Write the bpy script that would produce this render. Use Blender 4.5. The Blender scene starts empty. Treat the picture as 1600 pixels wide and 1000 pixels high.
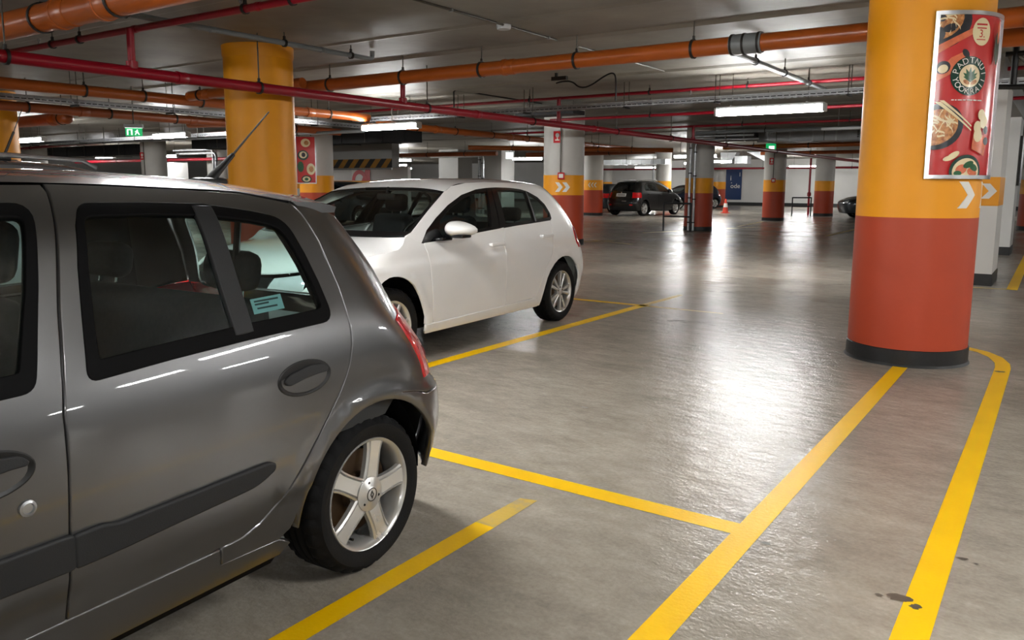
import bpy, bmesh, math, random
import numpy as np
from mathutils import Vector, Matrix
from mathutils.geometry import delaunay_2d_cdt

# ---------------------------------------------------------------- camera, world, exposure
SC = bpy.context.scene
COL = SC.collection
random.seed(7)
FPX, YAW, PIT, ROL, PPY, EYE = 1243.455, -.60360954, -.143898, .00400909, 468.4757, 1.40
_f = Vector((math.sin(YAW) * math.cos(PIT), math.cos(YAW) * math.cos(PIT), math.sin(PIT)))
_r = Vector((math.cos(YAW), -math.sin(YAW), 0)); _u = _r.cross(_f)
_r = _r * math.cos(ROL) + _u * math.sin(ROL); _u = _r.cross(_f)
cam_data = bpy.data.cameras.new('camera'); cam = bpy.data.objects.new('camera', cam_data); COL.objects.link(cam)
cam_data.sensor_width = 36; cam_data.lens = FPX * 36 / 1600; cam_data.shift_y = -(500 - PPY) / 1600
cam_data.clip_start = .05; cam_data.clip_end = 300
cam.matrix_world = Matrix(((_r.x, _u.x, -_f.x, 0), (_r.y, _u.y, -_f.y, 0), (_r.z, _u.z, -_f.z, EYE), (0, 0, 0, 1)))
SC.camera = cam
world = bpy.data.worlds.new('world'); SC.world = world; world.use_nodes = True
world.node_tree.nodes['Background'].inputs[0].default_value = (.75, .8, .9, 1)
world.node_tree.nodes['Background'].inputs[1].default_value = 0.0
SC.view_settings.view_transform = 'Standard'; SC.view_settings.look = 'None'
SC.view_settings.gamma = 1; SC.view_settings.use_curve_mapping = False
SC.view_settings.exposure = 1.9
LAMP = 36.0            # radiance of the lamp tubes
cy = SC.cycles
cy.use_denoising = True; cy.max_bounces = 9; cy.diffuse_bounces = 5; cy.glossy_bounces = 5; cy.transparent_max_bounces = 24
cy.transmission_bounces = 6; cy.caustics_reflective = False; cy.caustics_refractive = False; cy.sample_clamp_indirect = 6

# ---------------------------------------------------------------- materials
def lin(c):
    return tuple(((v / 255) / 12.92 if v / 255 <= .04045 else ((v / 255 + .055) / 1.055) ** 2.4) for v in c) + (1,)

def mat(name, rgb, rough=.5, metal=0, spec=.5, coat=0, vary=.08, scale=6, bump=0, bscale=40, emit=0, rvary=0, lo=None):
    """principled material with a gentle noise on colour, roughness and relief"""
    m = bpy.data.materials.new(name); m.use_nodes = True; nt = m.node_tree; n = nt.nodes; l = nt.links
    b = n['Principled BSDF']; c = lin(rgb)
    b.inputs['Roughness'].default_value = rough; b.inputs['Metallic'].default_value = metal
    b.inputs['Specular IOR Level'].default_value = spec; b.inputs['Coat Weight'].default_value = coat; b.inputs['Coat Roughness'].default_value = .03
    tc = n.new('ShaderNodeTexCoord'); nz = n.new('ShaderNodeTexNoise'); nz.inputs['Scale'].default_value = scale; nz.inputs['Detail'].default_value = 5
    l.new(tc.outputs['Object'], nz.inputs['Vector'])
    cr = n.new('ShaderNodeValToRGB'); cr.color_ramp.elements[0].position = .3; cr.color_ramp.elements[1].position = .72
    d = lin(lo) if lo else tuple(v * (1 - vary) for v in c[:3]) + (1,)
    cr.color_ramp.elements[0].color = d; cr.color_ramp.elements[1].color = tuple(min(1, v * (1 + vary * .5)) for v in c[:3]) + (1,)
    l.new(nz.outputs['Fac'], cr.inputs['Fac']); l.new(cr.outputs['Color'], b.inputs['Base Color'])
    if rvary:
        mr = n.new('ShaderNodeMapRange'); mr.inputs['To Min'].default_value = max(.02, rough - rvary); mr.inputs['To Max'].default_value = rough + rvary
        l.new(nz.outputs['Fac'], mr.inputs['Value']); l.new(mr.outputs['Result'], b.inputs['Roughness'])
    if bump:
        n2 = n.new('ShaderNodeTexNoise'); n2.inputs['Scale'].default_value = bscale; n2.inputs['Detail'].default_value = 4
        l.new(tc.outputs['Object'], n2.inputs['Vector'])
        bp = n.new('ShaderNodeBump'); bp.inputs['Strength'].default_value = bump; bp.inputs['Distance'].default_value = .01
        l.new(n2.outputs['Fac'], bp.inputs['Height']); l.new(bp.outputs['Normal'], b.inputs['Normal'])
    if emit:
        b.inputs['Emission Color'].default_value = c; b.inputs['Emission Strength'].default_value = emit
    return m

def paint(name, rgb, metal=.0, rough=.3, flake=0):
    m = mat(name, rgb, rough, metal, .5, 1.0, .03, 3)
    if flake:
        nt = m.node_tree; n = nt.nodes; l = nt.links; b = n['Principled BSDF']
        v = n.new('ShaderNodeTexNoise'); v.inputs['Scale'].default_value = 900; v.inputs['Detail'].default_value = 1
        tc = n.new('ShaderNodeTexCoord'); l.new(tc.outputs['Object'], v.inputs['Vector'])
        bp = n.new('ShaderNodeBump'); bp.inputs['Strength'].default_value = flake; bp.inputs['Distance'].default_value = .001
        l.new(v.outputs['Fac'], bp.inputs['Height']); l.new(bp.outputs['Normal'], b.inputs['Normal'])
    return m

def glass(name, tint, refl=1.0):
    m = bpy.data.materials.new(name); m.use_nodes = True; nt = m.node_tree; n = nt.nodes; l = nt.links
    n.remove(n['Principled BSDF']); out = n['Material Output']
    tr = n.new('ShaderNodeBsdfTransparent'); gl = n.new('ShaderNodeBsdfGlossy'); gl.inputs['Roughness'].default_value = .015
    nz = n.new('ShaderNodeTexNoise'); nz.inputs['Scale'].default_value = 3; cr = n.new('ShaderNodeValToRGB')
    cr.color_ramp.elements[0].color = tuple(v * .94 for v in tint) + (1,); cr.color_ramp.elements[1].color = tuple(tint) + (1,)
    l.new(nz.outputs['Fac'], cr.inputs['Fac']); l.new(cr.outputs['Color'], tr.inputs['Color'])
    lw = n.new('ShaderNodeLayerWeight'); pw = n.new('ShaderNodeMath'); pw.operation = 'POWER'; pw.inputs[1].default_value = 4.6; l.new(lw.outputs['Facing'], pw.inputs[0])
    fr = n.new('ShaderNodeMath'); fr.operation = 'MULTIPLY_ADD'; fr.inputs[1].default_value = .92; fr.inputs[2].default_value = .055; l.new(pw.outputs[0], fr.inputs[0])
    mx = n.new('ShaderNodeMixShader'); l.new(fr.outputs[0], mx.inputs[0]); l.new(tr.outputs[0], mx.inputs[1]); l.new(gl.outputs[0], mx.inputs[2])
    l.new(mx.outputs[0], out.inputs['Surface'])
    return m

def floor_material():
    m = bpy.data.materials.new('polished concrete'); m.use_nodes = True; nt = m.node_tree; n = nt.nodes; l = nt.links
    b = n['Principled BSDF']; tc = n.new('ShaderNodeTexCoord')
    def noise(scale, detail, sx=1, sy=1, rot=0, rough=.55):
        mp = n.new('ShaderNodeMapping'); mp.inputs['Scale'].default_value = (sx, sy, 1); mp.inputs['Rotation'].default_value = (0, 0, rot)
        l.new(tc.outputs['Object'], mp.inputs['Vector'])
        q = n.new('ShaderNodeTexNoise'); q.inputs['Scale'].default_value = scale; q.inputs['Detail'].default_value = detail; q.inputs['Roughness'].default_value = rough
        l.new(mp.outputs[0], q.inputs['Vector']); return q.outputs['Fac']
    def ramp(fac, p0, c0, p1, c1):
        r = n.new('ShaderNodeValToRGB'); r.color_ramp.elements[0].position = p0; r.color_ramp.elements[1].position = p1
        r.color_ramp.elements[0].color = c0; r.color_ramp.elements[1].color = c1; l.new(fac, r.inputs[0]); return r.outputs[0]
    def mul(a, c, f=1.0, mode='MULTIPLY'):
        x = n.new('ShaderNodeMix'); x.data_type = 'RGBA'; x.blend_type = mode; x.inputs[0].default_value = f
        l.new(a, x.inputs[6]); l.new(c, x.inputs[7]); return x.outputs[2]
    big = ramp(noise(.7, 6), .3, lin((154, 146, 135)), .75, lin((194, 186, 174)))
    trowel = ramp(noise(3.0, 5, 1, 2.2, .5, .58), .22, (.70, .69, .68, 1), .82, (1.10, 1.10, 1.09, 1))
    grain = ramp(noise(55, 4), .3, (.84, .84, .84, 1), .7, (1.05, 1.05, 1.05, 1))
    mottle = ramp(noise(11, 5, 1, 1.7, .9, .6), .28, (.84, .83, .82, 1), .72, (1.06, 1.06, 1.06, 1))
    c = mul(mul(mul(big, trowel, .9), mottle, .9), grain, .85)
    l.new(c, b.inputs['Base Color'])
    rn = noise(1.3, 4, 1, 1.8, .5); mr = n.new('ShaderNodeMapRange')
    mr.inputs['From Min'].default_value = .3; mr.inputs['From Max'].default_value = .7; mr.inputs['To Min'].default_value = .19; mr.inputs['To Max'].default_value = .238
    l.new(rn, mr.inputs['Value']); l.new(mr.outputs['Result'], b.inputs['Roughness'])
    b.inputs['Specular IOR Level'].default_value = .30
    bn = noise(6.5, 4, 1, 1.6, .5); bn2 = noise(60, 3)
    ad = n.new('ShaderNodeMath'); ad.operation = 'MULTIPLY_ADD'; ad.inputs[1].default_value = .30; l.new(bn2, ad.inputs[0]); l.new(bn, ad.inputs[2])
    bp = n.new('ShaderNodeBump'); bp.inputs['Strength'].default_value = .38; bp.inputs['Distance'].default_value = .02
    l.new(ad.outputs[0], bp.inputs['Height']); l.new(bp.outputs['Normal'], b.inputs['Normal'])
    return m

def ceiling_material():
    m = mat('ceiling concrete', (146, 141, 131), .55, 0, .35, 0, .10, 1.1, .3, 5, lo=(118, 114, 106))
    return m

def worn_paint(name, rgb, wear, floor_rgb=(158, 150, 138), rough=.38):
    m = mat(name, rgb, rough, 0, .5, 0, .06, 4, .12, 60)
    nt = m.node_tree; n = nt.nodes; l = nt.links; b = n['Principled BSDF']
    tc = n.new('ShaderNodeTexCoord'); q = n.new('ShaderNodeTexNoise'); q.inputs['Scale'].default_value = 7; q.inputs['Detail'].default_value = 8; q.inputs['Roughness'].default_value = .7
    l.new(tc.outputs['Object'], q.inputs['Vector'])
    mr = n.new('ShaderNodeMapRange'); mr.inputs['From Min'].default_value = .72 - wear; mr.inputs['From Max'].default_value = .86 - wear * .6; l.new(q.outputs['Fac'], mr.inputs['Value'])
    x = n.new('ShaderNodeMix'); x.data_type = 'RGBA'; l.new(mr.outputs['Result'], x.inputs[0])
    src = b.inputs['Base Color'].links[0].from_socket; l.new(src, x.inputs[6]); x.inputs[7].default_value = lin(floor_rgb); l.new(x.outputs[2], b.inputs['Base Color'])
    return m

M = {}
def setup_materials():
    M['floor'] = floor_material(); M['ceiling'] = ceiling_material()
    M['wall'] = mat('white wall paint', (214, 213, 210), .6, vary=.06, scale=.8, bump=.08)
    M['grey_wall'] = mat('grey wall paint', (150, 149, 146), .65, vary=.10, scale=.8, bump=.08)
    M['concrete'] = mat('fair faced concrete', (198, 196, 191), .6, vary=.10, scale=1.6, bump=.2, bscale=16)
    M['col_yellow'] = mat('yellow column paint', (244, 162, 4), .5, vary=.10, scale=1.5, bump=.06, bscale=25)
    M['col_red'] = mat('red oxide column paint', (180, 66, 34), .5, vary=.09, scale=1.8, bump=.08, bscale=30)
    M['skirt'] = mat('black rubber skirting', (26, 27, 28), .5, vary=.35, scale=20, bump=.1)
    M['line'] = worn_paint('yellow floor paint', (255, 200, 0), .02)
    M['line_old'] = worn_paint('faded yellow floor paint', (208, 176, 84), .22)
    M['line_far'] = worn_paint('scuffed yellow floor paint', (198, 168, 70), .25)
    M['orange'] = mat('orange drain plastic', (172, 86, 28), .30, vary=.08, scale=3, rvary=.06)
    M['orange_dk'] = mat('old orange drain plastic', (160, 78, 34), .4, vary=.14, scale=3)
    M['red_pipe'] = mat('red enamel pipe', (150, 12, 34), .32, vary=.08, scale=3)
    M['grey_pipe'] = mat('grey plastic pipe', (122, 126, 128), .35, vary=.06)
    M['steel'] = mat('galvanised steel', (170, 172, 174), .35, .9, vary=.18, scale=14)
    M['alu'] = mat('brushed aluminium', (205, 206, 208), .28, 1, vary=.05)
    M['clamp'] = mat('dark clamp steel', (52, 50, 48), .5, .5, vary=.2)
    M['rod'] = mat('zinc threaded rod', (92, 88, 82), .5, .6, vary=.2, scale=60)
    M['black'] = mat('black plastic', (14, 14, 15), .42, spec=.35, vary=.1)
    M['blacktrim'] = mat('black rubber trim', (5, 5, 6), .6, spec=.08, vary=.12, bump=.03)
    M['gloss_black'] = mat('gloss black trim', (12, 12, 14), .15, vary=.05)
    M['moulding'] = mat('charcoal grained moulding', (36, 37, 39), .52, spec=.28, vary=.08, bump=.08, bscale=300)
    M['tyre'] = mat('tyre rubber', (17, 17, 18), .72, spec=.22, vary=.18, scale=10, bump=.1, bscale=120)
    M['alloy'] = mat('silver alloy wheel', (208, 207, 204), .26, .6, vary=.05, rvary=.04)
    M['alloy_dk'] = mat('dusty alloy barrel', (150, 147, 142), .4, .7, vary=.12)
    M['disc'] = mat('rusty brake disc', (104, 84, 66), .45, .7, vary=.25, scale=12)
    M['dark'] = mat('dark wheel housing', (10, 10, 11), .9, spec=.2, vary=.2)
    M['trimcloth'] = mat('dark seat cloth', (44, 45, 48), .9, spec=.2, vary=.2, scale=60)
    M['trimplast'] = mat('dark cabin plastic', (42, 44, 46), .6, spec=.35, vary=.1, bump=.05, bscale=200)
    M['trimlight'] = mat('light grey headlining', (150, 150, 146), .9, spec=.2, vary=.06)
    M['clio'] = paint('graphite metallic paint', (85, 85, 86), .8, .29, .12)
    M['golf'] = paint('white car paint', (238, 238, 237), 0, .35)
    M['suv'] = paint('black car paint', (7, 7, 8), .0, .3); M['suv'].node_tree.nodes['Principled BSDF'].inputs['Coat Weight'].default_value = .5
    M['slate'] = paint('slate metallic paint', (44, 52, 58), .6, .35)
    M['navy'] = paint('navy car paint', (24, 32, 48), .5, .35)
    M['anthracite'] = paint('silver grey metallic paint', (128, 132, 136), .6, .35)
    M['glass'] = glass('green tinted glass', (.66, .80, .77)); M['glass_clear'] = glass('light tinted glass', (.70, .78, .75))
    M['glass_mid'] = glass('grey green side glass', (.44, .53, .50)); M['glass_dark'] = glass('privacy glass', (.16, .18, .18))
    M['red_lens'] = mat('red lamp lens', (190, 18, 24), .08, vary=.1, coat=1)
    M['clear_lens'] = mat('clear lamp lens', (220, 224, 228), .08, .3, vary=.1, coat=1)
    M['chrome'] = mat('chrome', (225, 226, 228), .08, 1, vary=.02)
    M['white'] = mat('white paint mark', (236, 234, 228), .5, vary=.05)
    M['plate'] = mat('white number plate', (215, 216, 214), .4, vary=.03)
    M['tube'] = mat('lit lamp diffuser', (255, 255, 255), .4, vary=0, emit=LAMP)
    M['tube'].node_tree.nodes['Principled BSDF'].inputs['Emission Color'].default_value = (1, 1, .985, 1)
    M['lamp_body'] = mat('grey lamp housing', (190, 192, 194), .5, vary=.04)
    M['exit_green'] = mat('lit green sign face', (12, 150, 84), .4, vary=.02, emit=.30)
    M['exit_white'] = mat('lit white pictogram', (245, 255, 250), .4, vary=.0, emit=.45)
    M['duct'] = mat('silver duct sheet', (150, 152, 152), .35, .7, vary=.14, scale=3)
    M['duct_dk'] = mat('dark insulated duct', (36, 37, 39), .7, vary=.2, scale=4)
    M['sign_red'] = mat('red sign face', (206, 28, 34), .4, vary=.05)
    M['navy_banner'] = mat('navy banner vinyl', (20, 52, 100), .4, vary=.08, scale=2)
    M['hazard_k'] = mat('black hazard paint', (28, 28, 28), .5, vary=.1)
    M['hazard_y'] = mat('dusty yellow hazard paint', (150, 104, 30), .5, vary=.15)
    M['cone'] = mat('orange red cone plastic', (214, 70, 50), .45, vary=.08)
    M['p_red'] = mat('poster red print', (192, 34, 36), .22, vary=.16, scale=3, lo=(206, 66, 66))
    M['p_dark'] = mat('poster charcoal print', (42, 44, 50), .22, vary=.25, scale=20)
    M['p_green'] = mat('poster deep green print', (24, 62, 50), .22, vary=.15, scale=10)
    M['p_cream'] = mat('poster cream print', (240, 222, 180), .22, vary=.06, scale=10)
    M['p_food'] = mat('poster noodle print', (224, 164, 104), .22, vary=.1, scale=40, lo=(150, 84, 50))
    M['p_leaf'] = mat('poster leaf print', (34, 92, 52), .22, vary=.2, scale=30)
    M['p_salmon'] = mat('poster salmon print', (226, 120, 84), .22, vary=.2, scale=25)
    M['sticker'] = mat('pale teal sticker', (150, 196, 204), .4, vary=.06, scale=30)
    M['oil'] = mat('oil stain', (92, 86, 78), .3, vary=.3, scale=30)
    M['ink'] = mat('dark ink', (40, 60, 66), .5, vary=.1)

setup_materials()

# ---------------------------------------------------------------- mesh helpers
def tag(o, label=None, cat=None, group=None, kind=None):
    if label: o['label'] = label
    if cat: o['category'] = cat
    if group: o['group'] = group
    if kind: o['kind'] = kind
    return o

def thing(name, label, cat, loc=(0, 0, 0), rot=0, group=None):
    o = bpy.data.objects.new(name, None); COL.objects.link(o); o.empty_display_size = .1
    o.location = loc; o.rotation_euler = (0, 0, rot)
    return tag(o, label, cat, group)

def link_mesh(name, me, material, parent=None):
    o = bpy.data.objects.new(name, me); COL.objects.link(o)
    if material is not None: me.materials.append(material)
    if parent is not None: o.parent = parent
    return o

class G:
    """collects shapes, then becomes one mesh object"""
    def __init__(s): s.v = []; s.f = []
    def add(s, vs, fs):
        k = len(s.v); s.v += [tuple(map(float, p)) for p in vs]; s.f += [tuple(i + k for i in f) for f in fs]; return s
    def box(s, x0, x1, y0, y1, z0, z1):
        if x0 > x1: x0, x1 = x1, x0
        return s.add([(x0, y0, z0), (x1, y0, z0), (x1, y1, z0), (x0, y1, z0), (x0, y0, z1), (x1, y0, z1), (x1, y1, z1), (x0, y1, z1)],
                     [(0, 3, 2, 1), (4, 5, 6, 7), (0, 1, 5, 4), (1, 2, 6, 5), (2, 3, 7, 6), (3, 0, 4, 7)])
    def rbox(s, c, size, bev=.02, seg=2, rx=0, rz=0):
        bm = bmesh.new(); bmesh.ops.create_cube(bm, size=1)
        for v in bm.verts: v.co = Vector((v.co.x * size[0], v.co.y * size[1], v.co.z * size[2]))
        bmesh.ops.bevel(bm, geom=list(bm.edges), offset=bev, segments=seg, profile=.5, affect='EDGES')
        mt = Matrix.Translation(c) @ Matrix.Rotation(rz, 4, 'Z') @ Matrix.Rotation(rx, 4, 'X')
        bm.verts.index_update()
        s.add([mt @ v.co for v in bm.verts], [[v.index for v in f.verts] for f in bm.faces]); bm.free(); return s
    def tube(s, pts, r, n=12, cap=True, closed=False):
        pts = [Vector(p) for p in pts]; m = len(pts); rs = r if isinstance(r, (list, tuple)) else [r] * m
        ring = []; up = None
        for i, p in enumerate(pts):
            if closed: d = (pts[(i + 1) % m] - pts[i - 1])
            else: d = pts[min(i + 1, m - 1)] - pts[max(i - 1, 0)]
            d.normalize()
            if up is None:
                up = Vector((0, 0, 1)) if abs(d.z) < .9 else Vector((0, 1, 0))
            a = d.cross(up).normalized(); up = a.cross(d).normalized()
            ring.append([p + (a * math.cos(2 * math.pi * k / n) + up * math.sin(2 * math.pi * k / n)) * rs[i] for k in range(n)])
        vs = [q for w in ring for q in w]; fs = []
        for i in range(m if closed else m - 1):
            j = (i + 1) % m
            for k in range(n):
                k2 = (k + 1) % n; fs.append((i * n + k, j * n + k, j * n + k2, i * n + k2))
        if cap and not closed: fs += [tuple(range(n))[::1], tuple((m - 1) * n + k for k in range(n))[::-1]]
        return s.add(vs, fs)
    def lathe(s, prof, n=32, axis='Z', c=(0, 0, 0), a0=0, a1=2 * math.pi, closed_prof=False):
        """prof: (radius, height); full turn unless a0/a1 say otherwise"""
        full = abs(a1 - a0 - 2 * math.pi) < 1e-6; cols = n if full else n + 1; vs = []
        for i in range(cols):
            a = a0 + (a1 - a0) * i / n; ca, sa = math.cos(a), math.sin(a)
            for (r, h) in prof:
                p = {'Z': (r * ca, r * sa, h), 'X': (h, r * ca, r * sa), 'Y': (r * sa, h, r * ca)}[axis]
                vs.append((p[0] + c[0], p[1] + c[1], p[2] + c[2]))
        m = len(prof); fs = []
        for i in range(n):
            j = (i + 1) % cols
            for k in range(m if closed_prof else m - 1):
                k2 = (k + 1) % m; fs.append((i * m + k, j * m + k, j * m + k2, i * m + k2))
        return s.add(vs, fs)
    def prism(s, poly, h0, h1, plane='XY', c=(0, 0, 0)):
        n = len(poly)
        def P(p, h):
            q = {'XY': (p[0], p[1], h), 'XZ': (p[0], h, p[1]), 'YZ': (h, p[0], p[1])}[plane]
            return (q[0] + c[0], q[1] + c[1], q[2] + c[2])
        return s.add([P(p, h0) for p in poly] + [P(p, h1) for p in poly],
                     [tuple(range(n))[::-1], tuple(range(n, 2 * n))] + [(i, (i + 1) % n, n + (i + 1) % n, n + i) for i in range(n)])
    def map(s, fn): s.v = [tuple(fn(*p)) for p in s.v]; return s
    def build(s, name, material, parent=None, smooth=40, kind=None, label=None):
        me = bpy.data.meshes.new(name); me.from_pydata(s.v, [], s.f)
        bm = bmesh.new(); bm.from_mesh(me); bmesh.ops.recalc_face_normals(bm, faces=bm.faces); bm.to_mesh(me); bm.free()
        if smooth:
            me.polygons.foreach_set('use_smooth', [True] * len(me.polygons)); me.set_sharp_from_angle(angle=math.radians(smooth))
        o = link_mesh(name, me, material, parent)
        if kind: o['kind'] = kind
        if label: o['label'] = label
        return o

def copy_tree(o, parent=None):
    c = o.copy(); COL.objects.link(c)
    if parent is not None: c.parent = parent
    for ch in list(o.children): copy_tree(ch, c)
    return c

def arc(cx, cy_, r, a0, a1, n):
    return [(cx + r * math.cos(math.radians(a0 + (a1 - a0) * i / n)), cy_ + r * math.sin(math.radians(a0 + (a1 - a0) * i / n))) for i in range(n + 1)]

def fillet(poly, r, n=5):
    out = []; m = len(poly); rs = r if isinstance(r, (list, tuple)) else [r] * m
    for i in range(m):
        p = Vector(poly[i]); a = Vector(poly[i - 1]) - p; b = Vector(poly[(i + 1) % m]) - p; la, lb = a.length, b.length
        if rs[i] <= 0 or la < 1e-6 or lb < 1e-6: out.append(tuple(p)); continue
        a /= la; b /= lb; d = min(rs[i], la * .45, lb * .45)
        p0 = p + a * d; p1 = p + b * d
        for k in range(n + 1):
            t = k / n; q = p0 * (1 - t) ** 2 + p * 2 * t * (1 - t) + p1 * t * t; out.append((q.x, q.y))
    return out

def ellipse(cx, cy_, a, b, n=24, rot=0):
    return [(cx + a * math.cos(t) * math.cos(rot) - b * math.sin(t) * math.sin(rot), cy_ + a * math.cos(t) * math.sin(rot) + b * math.sin(t) * math.cos(rot))
            for t in [2 * math.pi * k / n for k in range(n)]]

def resample(poly, d):
    out = []
    for i, p in enumerate(poly):
        q = poly[(i + 1) % len(poly)]; L = math.dist(p, q); k = max(1, int(math.ceil(L / d)))
        for j in range(k): out.append((p[0] + (q[0] - p[0]) * j / k, p[1] + (q[1] - p[1]) * j / k))
    return out

def area(p):
    return .5 * sum(p[i][0] * p[(i + 1) % len(p)][1] - p[(i + 1) % len(p)][0] * p[i][1] for i in range(len(p)))

def inside(pts, poly):
    pts = np.asarray(pts, float); x, y = pts[:, 0], pts[:, 1]; r = np.zeros(len(pts), bool); P = np.asarray(poly, float); Q = np.roll(P, -1, 0)
    for (x0, y0), (x1, y1) in zip(P, Q):
        if y0 == y1: continue
        c = ((y0 > y) != (y1 > y)) & (x < (x1 - x0) * (y - y0) / (y1 - y0) + x0); r ^= c
    return r

def edist(pts, poly):
    pts = np.asarray(pts, float); P = np.asarray(poly, float); Q = np.roll(P, -1, 0); best = np.full(len(pts), 1e9)
    for a, b in zip(P, Q):
        ab = b - a; L = ab @ ab
        t = np.clip(((pts - a) @ ab) / (L if L > 1e-12 else 1), 0, 1); best = np.minimum(best, np.linalg.norm(pts - (a + t[:, None] * ab), axis=1))
    return best

def triangulate(outline, holes=(), sp=.05):
    """2-D constrained triangulation with inner points; returns points, triangles, boundary loops (outward on the left-to-right sense)"""
    o = resample(outline, sp * .7); o = o if area(o) > 0 else o[::-1]
    hs = []
    for h in holes:
        h = resample(h, sp * .7); hs.append(h if area(h) < 0 else h[::-1])
    loops = [o] + hs; pts = []; edges = []; idx = []
    for lp in loops:
        k = len(pts); n = len(lp); pts += lp; edges += [(k + i, k + (i + 1) % n) for i in range(n)]; idx.append(list(range(k, k + n)))
    A = np.array(o); x0, y0 = A.min(0); x1, y1 = A.max(0)
    gx, gy = np.meshgrid(np.arange(x0 + sp / 2, x1, sp), np.arange(y0 + sp / 2, y1, sp * .87)); gx = gx + (np.arange(gx.shape[0]) % 2)[:, None] * sp / 2
    g = np.stack([gx.ravel(), gy.ravel()], 1)
    if len(g):
        k = inside(g, o)
        for h in hs: k &= ~inside(g, h)
        g = g[k]
    if len(g):
        k = edist(g, o) > sp * .45
        for h in hs: k &= edist(g, h) > sp * .45
        g = g[k]
    n0 = len(pts); allp = [Vector(p) for p in pts] + [Vector(p) for p in g.tolist()]
    V, _, F, ov, _, _ = delaunay_2d_cdt(allp, edges, [], 1, 1e-7)
    P2 = np.array([(v.x, v.y) for v in V]); inv = {}
    for i, w in enumerate(ov):
        for j in w: inv[j] = i
    T = np.array([t for t in F if len(t) == 3], int)
    c = P2[T].mean(1); k = inside(c, o)
    for h in hs: k &= ~inside(c, h)
    T = T[k]
    ar = (P2[T[:, 1], 0] - P2[T[:, 0], 0]) * (P2[T[:, 2], 1] - P2[T[:, 0], 1]) - (P2[T[:, 1], 1] - P2[T[:, 0], 1]) * (P2[T[:, 2], 0] - P2[T[:, 0], 0])
    T[ar < 0] = T[ar < 0][:, ::-1]
    return P2, T, [[inv.get(i, i) for i in lp] for lp in idx]

def panel_data(outline, fmap, hint, sp=.05, holes=(), thick=.012, bev=.002, off=0.0):
    P2, T, loops = triangulate(outline, holes, sp); e = 1e-3
    def nrm(p):
        du = np.asarray(fmap(p[:, 0] + e, p[:, 1])) - np.asarray(fmap(p[:, 0] - e, p[:, 1])); dv = np.asarray(fmap(p[:, 0], p[:, 1] + e)) - np.asarray(fmap(p[:, 0], p[:, 1] - e))
        N = np.cross(du.T, dv.T); N /= np.linalg.norm(N, axis=1)[:, None] + 1e-12; return N
    N = nrm(P2); h = np.asarray(hint, float); sgn = 1 if (N @ h).sum() > 0 else -1; N = N * sgn
    V = np.asarray(fmap(P2[:, 0], P2[:, 1])).T + N * off
    F = [tuple(t) if sgn > 0 else tuple(t[::-1]) for t in T.tolist()]
    vs = [V]; ns = [N]; n = len(V)
    if thick > 0:
        for lp in loops:
            q = P2[lp]; d = np.roll(q, -1, 0) - np.roll(q, 1, 0); d /= np.linalg.norm(d, axis=1)[:, None] + 1e-12; o2 = np.stack([d[:, 1], -d[:, 0]], 1)
            q1 = q + o2 * bev; B = np.asarray(fmap(q1[:, 0], q1[:, 1])).T; Nb = N[lp]
            O = B - (V[lp] - Nb * off); O -= Nb * (O * Nb).sum(1)[:, None]; O /= np.linalg.norm(O, axis=1)[:, None] + 1e-12
            R1 = V[lp] + O * bev - Nb * bev * .8; R2 = R1 - Nb * thick
            m = len(lp); k = n; vs += [R1, R2]; nm = Nb + O * .9; nm /= np.linalg.norm(nm, axis=1)[:, None]; ns += [nm, O]
            for i in range(m):
                j = (i + 1) % m; a, b = lp[i], lp[j]
                for f in ((a, k + i, k + j, b), (k + i, k + m + i, k + m + j, k + j)): F.append(f if sgn > 0 else f[::-1])
            n += 2 * m
    return np.vstack(vs), F, np.vstack(ns)

def mesh_from(name, datas, material, parent=None, xf=None):
    vs = []; fs = []; ns = []; k = 0
    for V, F, N in datas:
        vs.append(V); ns.append(N); fs += [tuple(i + k for i in f) for f in F]; k += len(V)
    V = np.vstack(vs); N = np.vstack(ns)
    if xf is not None: V = V * np.asarray(xf); N = N / np.asarray(xf); N /= np.linalg.norm(N, axis=1)[:, None] + 1e-12
    me = bpy.data.meshes.new(name); me.from_pydata(V.tolist(), [], fs)
    me.polygons.foreach_set('use_smooth', [True] * len(me.polygons)); me.normals_split_custom_set_from_vertices(N.tolist())
    return link_mesh(name, me, material, parent)

class Sp:
    """monotone cubic through points"""
    def __init__(s, pts):
        p = np.array(sorted(pts), float); s.x = p[:, 0]; s.y = p[:, 1]; h = np.diff(s.x); d = np.diff(s.y) / h; n = len(h); m = np.zeros(n + 1)
        for i in range(1, n):
            if d[i - 1] * d[i] > 0:
                w1 = 2 * h[i] + h[i - 1]; w2 = h[i] + 2 * h[i - 1]; m[i] = (w1 + w2) / (w1 / d[i - 1] + w2 / d[i])
        m[0] = d[0]; m[-1] = d[-1]; s.m = m; s.h = h
    def __call__(s, x):
        x = np.asarray(x, float); xc = np.clip(x, s.x[0], s.x[-1]); i = np.clip(np.searchsorted(s.x, xc) - 1, 0, len(s.h) - 1); h = s.h[i]; t = (xc - s.x[i]) / h; a = s.y[i]; b = s.y[i + 1]
        return (2 * t ** 3 - 3 * t ** 2 + 1) * a + (t ** 3 - 2 * t ** 2 + t) * h * s.m[i] + (-2 * t ** 3 + 3 * t ** 2) * b + (t ** 3 - t ** 2) * h * s.m[i + 1]

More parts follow.
